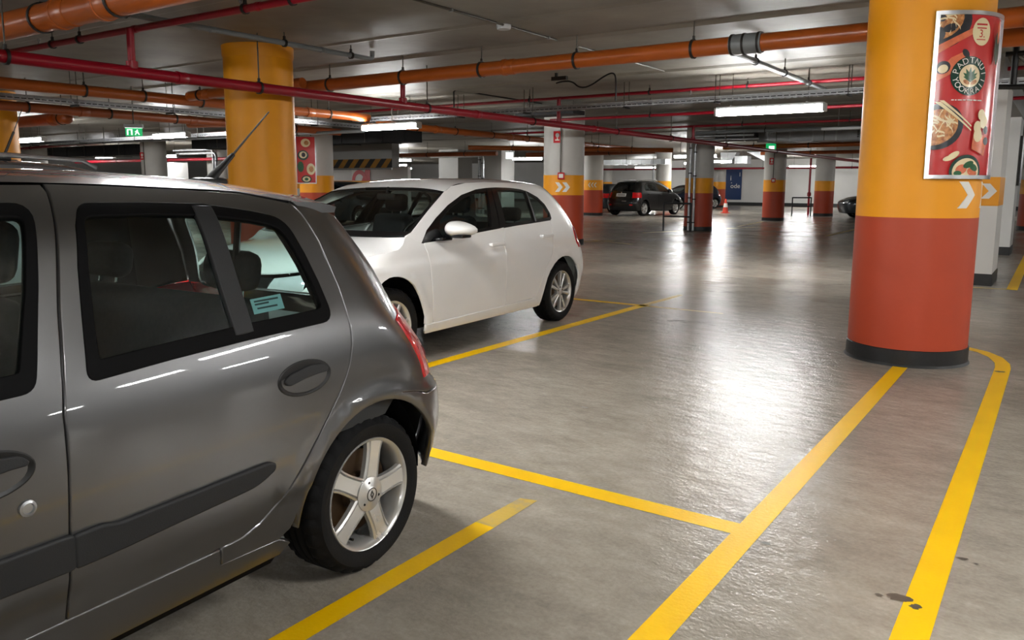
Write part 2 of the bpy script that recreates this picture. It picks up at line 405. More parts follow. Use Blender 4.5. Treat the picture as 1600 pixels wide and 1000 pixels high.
class Sm:
    """natural C2 cubic spline through points (smooth highlights)"""
    def __init__(s, pts):
        p = np.array(sorted(pts), float); s.x = p[:, 0]; s.y = p[:, 1]; n = len(p); h = np.diff(s.x); A = np.eye(n); b = np.zeros(n)
        for i in range(1, n - 1):
            A[i, i - 1] = h[i - 1]; A[i, i] = 2 * (h[i - 1] + h[i]); A[i, i + 1] = h[i]; b[i] = 6 * ((s.y[i + 1] - s.y[i]) / h[i] - (s.y[i] - s.y[i - 1]) / h[i - 1])
        s.k = np.linalg.solve(A, b); s.h = h
    def __call__(s, x):
        x = np.asarray(x, float); xc = np.clip(x, s.x[0], s.x[-1]); i = np.clip(np.searchsorted(s.x, xc) - 1, 0, len(s.h) - 1); h = s.h[i]; A = (s.x[i + 1] - xc) / h; B = 1 - A
        return A * s.y[i] + B * s.y[i + 1] + ((A ** 3 - A) * s.k[i] + (B ** 3 - B) * s.k[i + 1]) * h * h / 6

_txt = {}
def text_tris(s, size=1.0):
    """flat lettering: points and triangles of the built-in typeface, centred on its own box"""
    key = s
    if key not in _txt:
        cu = bpy.data.curves.new('lettering', 'FONT'); cu.body = s; cu.align_x = 'CENTER'; cu.align_y = 'CENTER'; cu.resolution_u = 3
        ob = bpy.data.objects.new('lettering', cu); COL.objects.link(ob)
        dg = bpy.context.evaluated_depsgraph_get(); me = ob.evaluated_get(dg).to_mesh(); me.calc_loop_triangles()
        _txt[key] = ([tuple(v.co[:2]) for v in me.vertices], [tuple(t.vertices) for t in me.loop_triangles])
        ob.evaluated_get(dg).to_mesh_clear(); bpy.data.objects.remove(ob); bpy.data.curves.remove(cu)
    v, t = _txt[key]
    return [(x * size, y * size) for x, y in v], t
# ---------------------------------------------------------------- the setting
CEIL = 3.2
def slab(name, x0, x1, y0, y1, z0, z1, m):
    return tag(G().box(x0, x1, y0, y1, z0, z1).build(name, m, smooth=0), kind='structure')

XL, XR, YF, YB = -50.0, 24.0, -12.0, 56.0
floor = slab('floor', XL, XR, YF, YB, -.2, 0, M['floor'])
ceiling = slab('ceiling', XL, XR, YF, YB, CEIL, CEIL + .25, M['ceiling'])
slab('wall_left', XL - .2, XL, YF, YB, 0, CEIL, M['grey_wall'])
slab('wall_right', XR, XR + .2, YF, YB, 0, CEIL, M['wall'])
slab('wall_front', XL, XR, YF - .2, YF, 0, CEIL, M['wall'])
slab('wall_back', XL, XR, YB, YB + .2, 0, CEIL, M['wall'])
tag(G().box(XL, XR, YB - .03, YB, 0, .22).build('baseboard_back', M['skirt'], smooth=0), kind='structure')
# shallow formwork strips cast into the slab, across the aisle
for y0, y1, d in ((1.3, 2.1, .02), (4.4, 5.2, .02), (7.45, 7.62, .012), (8.75, 9.35, .03), (10.2, 10.7, .02), (12.0, 12.9, .03), (15.2, 16.0, .03), (18.6, 19.4, .03), (22, 22.8, .03), (25.4, 26.2, .03)):
    g = G().add([(XL, y0, CEIL), (XL, y0 + .08, CEIL - d), (XL, y1 - .08, CEIL - d), (XL, y1, CEIL), (XR, y0, CEIL), (XR, y0 + .08, CEIL - d), (XR, y1 - .08, CEIL - d), (XR, y1, CEIL)],
                [(0, 1, 5, 4), (1, 2, 6, 5), (2, 3, 7, 6)])
    g.build('trim_3', M['ceiling'], smooth=0)['kind'] = 'structure'

def floor_line(pts, m, z=.0016, name='parking_line'):
    return G().add([(x, y, z) for x, y in pts], [tuple(range(len(pts)))]).build(name, m, floor, smooth=0)

def strip(path, w, m, name='parking_line'):
    """line of width w along a path of floor points"""
    p = [Vector(q) for q in path]; L = []; R = []
    for i in range(len(p)):
        d = (p[min(i + 1, len(p) - 1)] - p[max(i - 1, 0)]).normalized(); n = Vector((-d.y, d.x)) * w / 2
        L.append(p[i] + n); R.append(p[i] - n)
    k = len(p); vs = [(q.x, q.y, .0016) for q in L + R]
    return G().add(vs, [(i, k + i, k + i + 1, i + 1) for i in range(k - 1)]).build(name, m, floor, smooth=0)

floor_line([(-1.005, -4), (-.9, -4), (-.9, 6.80), (-1.005, 6.80)], M['line'])
floor_line([(-1.918, -6), (-1.820, -6), (-1.822, 2.52), (-1.918, 2.52)], M['line'])
floor_line([(-1.918, 2.52), (-1.822, 2.52), (-1.83, 2.86), (-1.91, 2.84)], M['line_old'])
floor_line([(-6.5, 3.033), (-1.005, 3.030), (-1.005, 3.143), (-6.5, 3.146)], M['line'])
floor_line([(-4.045, -6), (-3.932, -6), (-3.925, 8.42), (-4.04, 8.42)], M['line'])
floor_line([(-4.03, 8.42), (-3.93, 8.42), (-3.94, 9.6), (-4.0, 9.6)], M['line_old'])
floor_line([(-9, 8.39), (-3.925, 8.42), (-3.925, 8.52), (-9, 8.50)], M['line'])
floor_line([(-3.925, 8.42), (-3.0, 8.44), (-3.0, 8.47), (-3.925, 8.5)], M['line_old'])
strip([(-.285, -4), (-.285, 4.9), (-.29, 7.15)] + [(-.29 - .42 * (1 - math.cos(math.radians(t))), 7.15 + .75 * math.sin(math.radians(t))) for t in (15, 35, 55, 75, 90)] + [(-1.2, 7.9)], .105, M['line'])
strip([(-1.4, 12.72), (-.52, 12.80)], .07, M['line_far']); strip([(-.50, 12.76), (-.56, 22)], .13, M['line'])
for a, b, w in (((-10.4, 14.6), (-9.4, 18.2), .12), ((-10.2, 21.6), (-8.6, 27.0), .12), ((-9.2, 27), (-9.7, 31.4), .1), ((-5.45, 23.5), (-5.6, 29.5), .14), ((-9.9, 18), (-8.4, 17.2), .1)):
    strip([a, b], w, M['line_far'])

rs = random.Random(5)
for x, y, a, b in ((-.355, 2.86, .045, .03), (-.415, 2.84, .014, .012), (-.30, 2.83, .02, .02), (-.205, 3.32, .022, .014), (-.16, 3.30, .008, .006), (-1.02, 3.22, .012, .01), (-.86, 3.02, .02, .012), (-.30, 7.0, .05, .03), (-1.9, 5.2, .02, .012), (-2.4, 4.3, .03, .012)):
    floor_line([(x + a * math.cos(t) * rs.uniform(.6, 1.2), y + b * math.sin(t) * rs.uniform(.6, 1.2)) for t in [2 * math.pi * k / 14 for k in range(14)]], M['oil'], .0021, 'floor_stain')

# ---------------------------------------------------------------- columns
def ring_patch(poly, R, cx, cy_, t0=.0, t1=.004, sp=.03):
    """flat shape (arc length from phi=0, height) wrapped round a vertical cylinder"""
    out = G()
    P, T, loops = triangulate(poly, (), sp)
    def pt(u, v, r): a = u / R; return (cx + r * math.cos(a), cy_ + r * math.sin(a), v)
    out.add([pt(u, v, R + t1) for u, v in P], [tuple(t) for t in T.tolist()])
    lp = loops[0]; n = len(lp)
    out.add([pt(*P[i], R + t1) for i in lp] + [pt(*P[i], R + t0) for i in lp], [(i, n + i, n + (i + 1) % n, (i + 1) % n) for i in range(n)])
    return out

def column(label, x, y, R, full_yellow=False, top=CEIL, seg=64, z_red=1.16, z_yel=1.62):
    t = thing('round_column', label, 'column', (x, y, 0), group='round columns'); t['kind'] = 'thing'
    G().lathe([(0, .1), (R, .1), (R, z_red), (0, z_red)], seg).build('red_base', M['col_red'], t, 30)
    zt = top if full_yellow else z_yel
    G().lathe([(0, z_red), (R, z_red), (R, zt), (0, zt)], seg).build('yellow_band', M['col_yellow'], t, 30)
    if not full_yellow: G().lathe([(0, zt), (R - .004, zt), (R - .004, top), (0, top)], seg).build('concrete_shaft', M['concrete'], t, 30)
    G().lathe([(0, 0), (R + .022, 0), (R + .016, .012), (R + .010, .02), (R + .010, .128), (R + .004, .132), (0, .132)], seg).build('skirting', M['skirt'], t, 30)
    return t

def chevrons(t, R, us, z0, z1, w, name='chevron', left=False, k=.09):
    for u in us:
        s = -1 if left else 1; zm = (z0 + z1) / 2
        p = [(u, z1), (u + s * w, z1), (u + s * (w + k), zm), (u + s * w, z0), (u, z0), (u + s * k, zm)]
        ring_patch(p if area(p) > 0 else p[::-1], R, 0, 0).build(name, M['white'], t, 30)

cA = column('big yellow and red column with the framed food poster', -.99, 7.19, .447, True, seg=96)
chevrons(cA, .447, [math.radians(-44) * .447], 1.235, 1.435, .085)
chevrons(cA, .447, [math.radians(-6) * .447], 1.235, 1.435, .085)
cB = column('yellow painted column rising behind the grey hatchback', -9.09, 7.15, .45, True, seg=96)
G().lathe([(.45, CEIL - .16), (.462, CEIL - .12), (.466, CEIL), (.45, CEIL)], 96).build('collar', M['col_yellow'], cB, 30)
cL = column('yellow painted column at the left edge of the photo', -17.9, 7.5, .46, True)
cC = column('white topped column with red alarm box beside the white hatchback', -9.80, 16.35, .48)
aC = math.atan2(-16.35, 9.8)      # towards the camera
chevrons(cC, .48, [(aC - .42) * .48, (aC - .07) * .48], 1.235, 1.455, .095, k=.085)
cD = column('column with three left pointing chevrons beside the black crossover', -18.01, 32.69, .457)
aD = math.atan2(-32.69, 18.01)
chevrons(cD, .457, [(aD - .25) * .457, (aD + .05) * .457, (aD + .35) * .457], 1.29, 1.50, .05, left=True, k=.08)
cE = column('column carrying two vertical conduits in the middle of the hall', -9.42, 23.9, .43)
cF = column('column with the lit green sign hanging in front', -9.64, 32.45, .42)
cG_ = column('far column beside the red standpipe', -9.29, 39.06, .43)
cH = column('far column in front of the blue banner', -18.57, 50.3, .5)
cJ = column('white topped column with a hanging food poster behind the yellow column', -17.2, 15.35, .465)
cK = column('white topped column below the green running man sign', -27.2, 16.65, .435)
cN = column('pale column far behind the long car antenna', -34.3, 24.3, .48)
cO = column('thin looking far column over the white hatchback roof', -31.6, 39.3, .46)
cI = column('far column behind the black crossover', -28.6, 54.0, .42)
cR = column('column at the right edge beyond the white pillars', -.75, 30.9, .5)
column('dull column behind the white lamp at far left', -34.8, 16.1, .45)
column('far column between the blue car and the middle column', -18.3, 41.2, .42)

def pillar(label, x0, x1, y0, y1, m, band=None, group='square pillars', zt=2.78):
    t = thing('square_pillar', label, 'pillar', ((x0 + x1) / 2, (y0 + y1) / 2, 0), group=group); t['kind'] = 'thing'
    hx, hy = (x1 - x0) / 2, (y1 - y0) / 2
    G().box(-hx, hx, -hy, hy, .1, zt).build('shaft', m, t, 0)
    G().box(-hx - .012, hx + .012, -hy - .012, hy + .012, 0, .17).build('skirting', M['skirt'], t, 0)
    if band:
        G().box(-hx - .003, hx + .003, -hy - .003, hy + .003, band[0], band[1]).build('yellow_band', M['col_yellow'], t, 0)
    return t
p1 = pillar('nearer white pillar with yellow chevron band behind the poster column', -2.0, -.77, 13.06, 14.1, M['wall'], (1.13, 1.53))
g = G().prism([(-.10, 1.44), (0, 1.44), (.09, 1.335), (0, 1.23), (-.10, 1.23), (-.01, 1.335)], -.53, -.527, 'XZ', (.50, 0, 0)); g.build('chevron', M['white'], p1, 0)
g = G().prism([(-.10, 1.44), (0, 1.44), (.09, 1.335), (0, 1.23), (-.10, 1.23), (-.01, 1.335)], -.53, -.527, 'XZ', (.22, 0, 0)); g.build('chevron', M['white'], p1, 0)
p2 = pillar('farther white pillar with a narrow framed notice', -2.0, -.86, 19.2, 20.25, M['wall'])
beam = tag(G().box(-2.0, -.84, 13.0, 32, 2.78, CEIL).build('trim_1', M['grey_wall'], smooth=0), kind='structure')
pillar('grey square pillar behind the white hatchback roof', -23.6, -22.3, 31.4, 32.5, M['grey_wall'], zt=CEIL)
pillar('bright white pillar far behind the grey car roof', -34.3, -33.4, 21.4, 22.1, M['wall'], zt=2.33)
pillar('grey square pillar near the row of far lamps', -27.5, -26.2, 33.0, 34.2, M['grey_wall'], zt=CEIL)

# ramp opening with the hazard beam
rb = thing('hazard_beam', 'grey lintel with black and yellow hazard stripes over the ramp', 'beam', (-23.1, 22.2, 0)); rb['kind'] = 'thing'
G().box(-2.6, 2.53, -.2, .2, 2.0, CEIL).build('lintel', M['grey_wall'], rb, 0)
for i in range(9):
    x = -2.6 + i * .57
    G().prism([(x, 2.0), (min(2.53, x + .285), 2.0), (min(2.53, x + .6), 2.33), (min(2.53, x + .315), 2.33)], -.206, -.2, 'XZ').build('hazard_stripe', M['hazard_y'], rb, 0)
G().box(-2.6, 2.53, -.203, -.2, 2.0, 2.33).build('stripe_ground', M['hazard_k'], rb, 0)
G().box(-2.7, 2.56, -.26, -.22, 1.93, 1.98).build('guard_bar', M['steel'], rb, 0)
tag(G().box(-36, -25.2, 28.0, 28.2, 0, 2.2).build('wall_ramp', M['wall'], smooth=0), kind='structure')
tag(G().box(-36, -25.2, 27.98, 28.0, 1.15, 1.55).build('trim_2', M['col_yellow'], smooth=0), kind='structure')
s = thing('no_entry_sign', 'red and white wall sign with a red arch beyond the ramp beam', 'sign', (-28.2, 27.98, 1.85))
G().box(-.62, .62, -.02, 0, -.3, .3).build('panel', M['white'], s, 0)
G().prism([(0.05, -.3), (.62, -.3), (.62, .3), (.35, .3)], -.026, -.02, 'XZ').build('red_field', M['sign_red'], s, 0)
o = arc(-.1, -.28, .5, 0, 180, 16); i_ = arc(-.1, -.28, .30, 180, 0, 16)
G().prism(o + i_, -.032, -.02, 'XZ').build('arch_mark', M['sign_red'], s, 0)

# ---------------------------------------------------------------- pipes, trays and ducts under the slab
def soft(pts, k=2):
    for _ in range(k):
        o = [pts[0]]
        for a, b in zip(pts[:-1], pts[1:]): o += [tuple(x * .75 + y * .25 for x, y in zip(a, b)), tuple(x * .25 + y * .75 for x, y in zip(a, b))]
        pts = o + [pts[-1]]
    return pts

def hanger(parent, x, y, z, r, axis, w=.03, top=CEIL, m='clamp'):
    g = G(); g.lathe([(r + .003, -w / 2), (r + .014, -w / 2), (r + .014, w / 2), (r + .003, w / 2)], 20, 'X' if axis == 'X' else 'Y', (0, 0, 0), closed_prof=True)
    g.box(-.012, .012, -.012, .012, r + .008, r + .05); c = g.build('clamp', M[m], parent); c.location = (x, y, z)
    rd = G().tube([(0, 0, r + .04), (0, 0, top - z)], .008, 8).build('hanger_rod', M['rod'], parent); rd.location = (x, y, z)

def pipe(label, cat, pts, r, m, hang=(), sockets=(), name='drain_pipe', group='pipes under the ceiling', socket_m=None, n=20):
    """pts: local path; hang / sockets: distances along the first axis of the run as points"""
    t = thing(name, label, cat, pts[0], group=group); p0 = Vector(pts[0]); q = [Vector(p) - p0 for p in pts]
    path = [q[0]]
    for i in range(1, len(q) - 1):      # rounded elbows
        a = (q[i - 1] - q[i]).normalized(); b = (q[i + 1] - q[i]).normalized(); d = r * 2.2
        for k in range(7):
            u = k / 6; path.append((q[i] + a * d) * (1 - u) ** 2 + q[i] * 2 * u * (1 - u) + (q[i] + b * d) * u * u)
    path.append(q[-1])
    G().tube(path, r, n).build('pipe', m, t)
    axis = 'X' if abs(q[1].x - q[0].x) > abs(q[1].y - q[0].y) else 'Y'
    def at(s):
        if axis == 'X': k = (s - pts[0][0]) / (pts[1][0] - pts[0][0])
        else: k = (s - pts[0][1]) / (pts[1][1] - pts[0][1])
        return q[0] + (q[1] - q[0]) * k
    for s in hang:
        p = at(s); hanger(t, p.x, p.y, p.z, r, axis, top=CEIL - pts[0][2])
    for s in sockets:
        p = at(s); L = r * 1.0
        o = G().lathe([(r, -L), (r * 1.14, -L * .96), (r * 1.14, -L * .55), (r * 1.07, -L * .5), (r * 1.07, L * .9), (r, L)], 24, axis).build('socket', socket_m or m, t); o.location = p
    return t

OR = M['orange']
pipe('long orange drain pipe crossing above the aisle to the poster column', 'pipe', [(-10.9, 8.72, 2.9), (1.9, 8.66, 2.9)], .092, OR,
     (-9.4, -7.9, -6.5, -5.05, -3.55, -.42), (-10.2, -6.05, -1.62), group='orange drain pipes')
pc = thing('pipe_coupling', 'grey rubber coupling clamped round the long orange pipe', 'coupling', (-2.95, 8.68, 2.9))
G().lathe([(.094, -.17), (.108, -.17), (.108, .17), (.094, .17)], 28, 'X', closed_prof=True).build('sleeve', M['grey_pipe'], pc)
for x in (-.15, -.02, .14): G().lathe([(.108, -.012), (.114, -.012), (.114, .012), (.108, .012)], 28, 'X', (x, 0, 0), closed_prof=True).build('band', M['clamp'], pc)
pipe('fat orange drain pipe in the top left corner', 'pipe', [(-12.5, 3.80, 2.9), (-4.2, 3.83, 2.9)], .125, OR, (-7.9, -6.62), (-7.45, -6.75, -10.2), group='orange drain pipes')
pipe('orange drain pipe running away between the yellow columns', 'pipe', [(-12.6, 3.4, 2.8), (-12.45, 12.6, 2.8)], .085, OR, (6.6, 7.55, 8.6, 10, 11.5), (9.2, 11), group='orange drain pipes')
pipe('short orange branch pipe joining behind the yellow column', 'pipe', [(-12.4, 8.3, 2.86), (-9.6, 8.35, 2.9)], .08, OR, (-12.1, -11.2), (-11.9,), group='orange drain pipes')
pipe('lower orange drain pipe left of the lit running man sign', 'pipe', [(-15.0, 5.6, 2.7), (-15.35, 14.5, 2.7)], .085, M['orange_dk'], (6.9, 8.4, 9.8, 11.6, 13), (7.9, 10.2), group='orange drain pipes')
t = pipe('short capped orange pipe beside the left yellow column', 'pipe', [(-19.2, 8.6, 2.72), (-17.1, 8.6, 2.72)], .12, M['orange_dk'], (-17.3,), (-17.6,), group='orange drain pipes')
G().lathe([(0, .12), (.06, .105), (.105, .06), (.12, 0)], 20, 'X').build('end_cap', M['orange_dk'], t).location = (2.1, 0, 0)
pipe('orange drain pipe running behind the lit lamp over the white hatchback', 'pipe', [(-13.6, 14.1, 2.82), (-14.35, 30, 2.8)], .09, OR, (15.5, 17.2, 19, 21, 23, 25.5), (16.4, 20), group='orange drain pipes')
pipe('bright orange pipe stub emerging right of the yellow column', 'pipe', [(-16.5, 11.0, 2.74), (-15.3, 11.42, 2.74)], .10, OR, (-15.2,), group='orange drain pipes')
pipe('orange drain pipe below the far silver duct', 'pipe', [(-10.4, 28.6, 2.76), (-3.2, 28.6, 2.79)], .08, OR, (-9.3, -7.4, -5.4), (-6.5,), group='orange drain pipes')
pipe('second orange pipe below the far silver duct', 'pipe', [(-10.6, 33.6, 2.72), (-5.4, 33.6, 2.72)], .07, M['orange_dk'], (-8.6, -6.4), (), group='orange drain pipes')
pipe('orange pipe with jointed sections over the black crossover', 'pipe', [(-16.4, 21.2, 2.6), (-10.9, 25.2, 2.55)], .075, OR, (-15.2, -14, -12.9, -12), (-13.4, -12.3), group='orange drain pipes')
pipe('dull orange pipe above the column with three chevrons', 'pipe', [(-17.6, 26.5, 2.55), (-12.2, 26.7, 2.6)], .09, M['orange_dk'], (-16, -14), (), group='orange drain pipes')
pipe('brown orange pipe across the far lamps over the white roof', 'pipe', [(-31, 26.5, 2.66), (-19.4, 27.0, 2.66)], .09, M['orange_dk'], (-29, -26, -23, -21), (-25,), group='orange drain pipes')
pipe('orange pipe seen right of the big poster column', 'pipe', [(-1.5, 9.9, 2.92), (5, 9.9, 2.92)], .1, OR, (-.3, 1.5), (.8,), group='orange drain pipes')

RP = M['red_pipe']
def sprinkler(label, pts, r, hang=(), risers=(), sockets=(), heads=(), name='sprinkler_pipe'):
    t = pipe(label, 'pipe', pts, r, RP, hang, sockets, name, 'red sprinkler pipes', n=16)
    p0 = Vector(pts[0])
    for (x, y, z0, z1) in risers:
        G().tube([(x - p0.x, y - p0.y, z0 - p0.z), (x - p0.x, y - p0.y, z1 - p0.z)], r * .62 if r > .05 else r * 1.05, 14).build('riser', RP, t)
        G().lathe([(r * .8, -.05), (r * .95, -.045), (r * .95, .03), (r * .8, .035)], 16, 'Z', (x - p0.x, y - p0.y, z0 - p0.z + r + .02)).build('fitting', RP, t)
    for (x, y, z) in heads:
        h = G().lathe([(0, .03), (.016, .03), (.016, 0), (.008, -.005), (.008, -.03), (0, -.03)], 10).lathe([(0, -.034), (.024, -.034), (.024, -.03), (0, -.03)], 12)
        h.build('sprinkler_head', M['steel'], t).location = (x - p0.x, y - p0.y, z - p0.z)
    return t
sprinkler('thick red main pipe running diagonally past the yellow column', [(-8.15, -2, 2.55), (-8.5, 55.9, 2.58)], .062, (3.6, 6.45, 9.6, 12.6, 16, 19, 23, 28),
          [(-8.19, 4.83, 2.55, 3.0), (-8.22, 9.05, 2.55, 3.0), (-8.3, 13.62, 2.55, 3.06), (-8.3, 20.5, 2.55, 2.95)], (5.4, 10.9, 15))
sprinkler('thin red branch pipe across the top left ceiling', [(-14.5, 4.83, 3.0), (-2.5, 4.95, 3.0)], .036, (-9.9, -9.3, -5.75, -6.4), (), (-8.19, -6.2), [(-6.45, 4.9, 3.06), (-10.2, 4.87, 3.06)])
sprinkler('thin red branch pipe above the cable tray', [(-15, 13.6, 3.07), (4, 13.75, 3.07)], .03, (-12, -9, -6.4, -4.6, -2.2), (), (-8.3,), [(-5.6, 13.66, 3.02)])
sprinkler('dark red branch pipe below the long lit lamp', [(-9.6, 15.4, 2.82), (2, 15.6, 2.82)], .03, (-7.2, -4.8, -2.4), (), (), ())
sprinkler('far red branch pipe crossing the middle column', [(-16, 20.5, 2.95), (2, 20.6, 2.95)], .03, (-13.6, -11.2, -7, -4.4), ())
sprinkler('farthest red pipe along the back wall', [(-28, 48, 2.42), (-3, 48, 2.42)], .06, (-24, -20, -15, -10, -6), ())
sprinkler('red pipe at the far left below the dark ducts', [(-36, 15.3, 2.7), (-16.6, 14.2, 2.85)], .05, (-33, -29, -26, -22, -19), ())
sprinkler('deep red pipe in the far left background', [(-44, 22.4, 2.5), (-29, 22.7, 2.5)], .07, (-40, -36, -32), ())
t = thing('standpipe', 'red vertical standpipe beside the far right column', 'pipe', (-10.15, 39.8, 0))
G().tube([(0, 0, 0), (0, 0, 2.7)], .05, 12).build('pipe', RP, t); G().lathe([(.05, .9), (.09, .92), (.09, 1.06), (.05, 1.1)], 12).build('valve', RP, t)

pipe('grey plastic pipe with an upturned end above the yellow column', 'pipe', [(-7.86, 2.6, 3.072), (-7.9, 8.1, 3.072), (-7.9, 8.1, 3.18)], .032, M['grey_pipe'], (4.6, 6.6, 7.7), (5.6, 7.2), 'grey_pipe', 'grey pipes')
pipe('grey pipe with bright highlights right of the coupling', 'pipe', [(-3.47, 9.0, 2.995), (-3.47, 14.2, 2.995)], .036, M['grey_pipe'], (10.6, 11.9, 13.2), (10.5, 11.8), 'grey_pipe', 'grey pipes')
pipe('grey pipe at the ceiling above the far lamp', 'pipe', [(-9, 22.4, 2.9), (-2, 22.6, 2.92)], .045, M['grey_pipe'], (-7, -4.5), (), 'grey_pipe', 'grey pipes')
pipe('pale pipe left of the lit running man sign', 'pipe', [(-30, 14.4, 2.74), (-13.6, 13.6, 2.62)], .04, M['grey_pipe'], (-26, -22, -18.6, -16), (), 'grey_pipe', 'grey pipes')
t = thing('ceiling_conduit', 'thin conduit with a round junction box on the ceiling', 'conduit', (-5.4, 4.5, CEIL))
G().tube([(0, 0, -.014), (0, 8.2, -.014)], .013, 8).build('tube', M['rod'], t)
G().lathe([(0, -.05), (.075, -.05), (.085, -.03), (.085, 0), (0, 0)], 20).build('junction_box', M['lamp_body'], t).location = (-.04, 3.2, 0)
for y in (2.2, 4.1, 5.6): G().box(-.02, .02, y - .012, y + .012, -.032, 0).build('saddle', M['steel'], t, 0)
t = thing('ceiling_conduit', 'thin black conduit along the ceiling with a dropped end behind the thick red pipe', 'conduit', (-9.78, 12.2, CEIL))
G().tube([(0, 0, -.42), (0, 0, -.05), (0, .06, -.02), (.05, 4.2, -.02)], .014, 8).build('tube', M['black'], t)
t = thing('hanging_cable', 'loose black cable looping from a ceiling bracket', 'cable', (-7.0, 11.4, CEIL))
G().tube(soft([(0, 0, -.16), (.12, 0, -.14), (.3, 0, -.15), (.42, .02, -.26), (.6, .04, -.25), (.85, .06, -.1), (1.0, .08, -.05), (1.05, .08, -.15), (1.05, .08, -.5)]), .013, 8).build('cable', M['black'], t)
G().box(-.08, .2, -.03, .03, -.12, -.06).build('bracket', M['clamp'], t, 0); G().box(-.02, .02, -.02, .02, -.06, 0).build('stem', M['clamp'], t, 0)

def tray(label, p0, L, axis, w=.16, h=.085, hang=(), m='steel'):
    t = thing('cable_tray', label, 'cable tray', p0, 0 if axis == 'X' else math.pi / 2, 'cable trays')
    for s in (-1, 1):
        y = s * w / 2
        G().box(0, L, y - .004, y + .004, 0, .022).box(0, L, y - .004, y + .004, h - .022, h).box(0, L, y - .004, y + .004, h * .5 - .006, h * .5 + .006).build('side_rail', M[m], t, 0)
    g = G(); n = int(L / .1)
    for i in range(n):
        x = i * .1 + .03
        for s in (-1, 1): g.box(x, x + .022, s * w / 2 - .004, s * w / 2 + .004, .02, h - .02)
        g.box(x, x + .03, -w / 2, w / 2, 0, .004)
    g.build('rungs', M[m], t, 0, kind='stuff')
    G().tube([(0, -.03, .03), (L, -.03, .03)], .02, 8).build('cable', M['black'], t); G().tube([(0, .03, .025), (L, .03, .025)], .015, 8).build('cable', M['black'], t)
    for x in hang:
        for s in (-1, 1): G().tube([(x, s * (w / 2 + .015), -.01), (x, s * (w / 2 + .015), CEIL - p0[2])], .007, 6).build('hanger_rod', M['rod'], t)
        G().box(x - .02, x + .02, -w / 2 - .03, w / 2 + .03, -.03, -.002).build('hanger_bar', M['clamp'], t, 0)
    return t
tray('slotted cable tray above the long lit lamp', (-13.2, 12.95, 2.76), 16.4, 'X', hang=(1.2, 3, 4.6, 6.7, 8.35, 10.4, 12.3, 14))
tray('slotted cable tray running away at upper left', (-13.45, 3.0, 2.66), 11.0, 'Y', hang=(2, 3.9, 5.6, 7.4, 9))
tray('slotted cable tray far left behind the yellow column', (-30, 13.0, 2.62), 12.5, 'X', hang=(2, 5, 8, 11))

def duct(label, x0, x1, y0, y1, z0, z1, m, ribs=0, name='air_duct', grille=None):
    c = ((x0 + x1) / 2, (y0 + y1) / 2, 0); t = thing(name, label, 'duct', c, group='ventilation ducts'); hx, hy = (x1 - x0) / 2, (y1 - y0) / 2
    G().box(-hx, hx, -hy, hy, z0, z1).build('casing', M[m], t, 0)
    for i in range(ribs):
        x = -hx + (i + .5) * 2 * hx / ribs
        G().box(x - .02, x + .02, -hy - .02, hy + .02, z0 - .02, z1 + .01).build('flange', M['steel' if m == 'duct' else m], t, 0)
    if grille:
        gx0, gx1 = grille; G().box(gx0, gx1, -hy - .012, -hy, z0 + .05, z1 - .05).build('grille', M['black'], t, 0)
        for k in range(5):
            z = z0 + .07 + k * (z1 - z0 - .14) / 4; G().box(gx0, gx1, -hy - .03, -hy - .012, z - .008, z + .008).build('slat', M['duct'], t, 0)
    for x in (-hx * .7, 0, hx * .7):
        if z1 < CEIL - .05: G().tube([(x, -hy - .03, z0), (x, -hy - .03, CEIL)], .01, 6).build('hanger_rod', M['rod'], t)
    return t
t = thing('cable_box', 'dark cable box hung at the top of the alarm column', 'box', (-9.5, 15.2, 2.9))
G().rbox((0, 0, .04), (1.5, .5, .09), .01).build('box_body', M['duct_dk'], t, 0)
for x in (-.6, .6): G().tube([(x, 0, .08), (x, 0, CEIL - 2.9)], .01, 6).build('hanger_rod', M['rod'], t)
duct('ribbed silver duct with a dark grille under the far ceiling', -8.35, -4.2, 26.0, 26.9, 2.78, 3.12, 'duct', 6, grille=(.95, 1.6))
duct('black rectangular duct deep in the far left', -36, -28.8, 16.9, 18.0, 2.45, 2.85, 'duct_dk', 5)
duct('long dark duct above the ramp beam', -26, -15.8, 17.4, 18.2, 2.62, 2.95, 'duct_dk', 6)
duct('bright ribbed duct high over the black crossover', -20.4, -16.2, 36.6, 37.2, 2.42, 2.66, 'duct', 8)
t = thing('round_duct', 'dark round duct bending behind the middle column', 'duct', (-9.6, 25.6, 2.98), group='ventilation ducts')
G().tube([(-.4, 0, 0), (.6, 0, 0), (1.35, .1, 0)], .18, 18).build('duct_run', M['duct_dk'], t)
for x in (-.2, .4, 1.0): G().lathe([(.18, -.02), (.195, -.02), (.195, .02), (.18, .02)], 18, 'X', (x, 0, 0), closed_prof=True).build('collar', M['steel'], t)
t = thing('duct_transition', 'angular silver duct pieces near the back wall', 'duct', (-14.4, 42.6, 2.85), group='ventilation ducts')
for x in (-.9, 0, .9): G().tube([(x, 0, .0), (x, 0, CEIL - 2.85)], .012, 6).build('hanger_rod', M['rod'], t)
for x, s in ((-.7, 1), (.75, -1)): G().prism([(x - .45, .3), (x + .45, .3), (x + .45 - s * .3, -.3), (x + .2 - s * .55, -.3)], -.3, .3, 'XZ').build('sloped_piece', M['duct'], t, 0)
G().box(-.35, .35, -.3, .3, -.3, .1).build('middle_piece', M['duct'], t, 0)

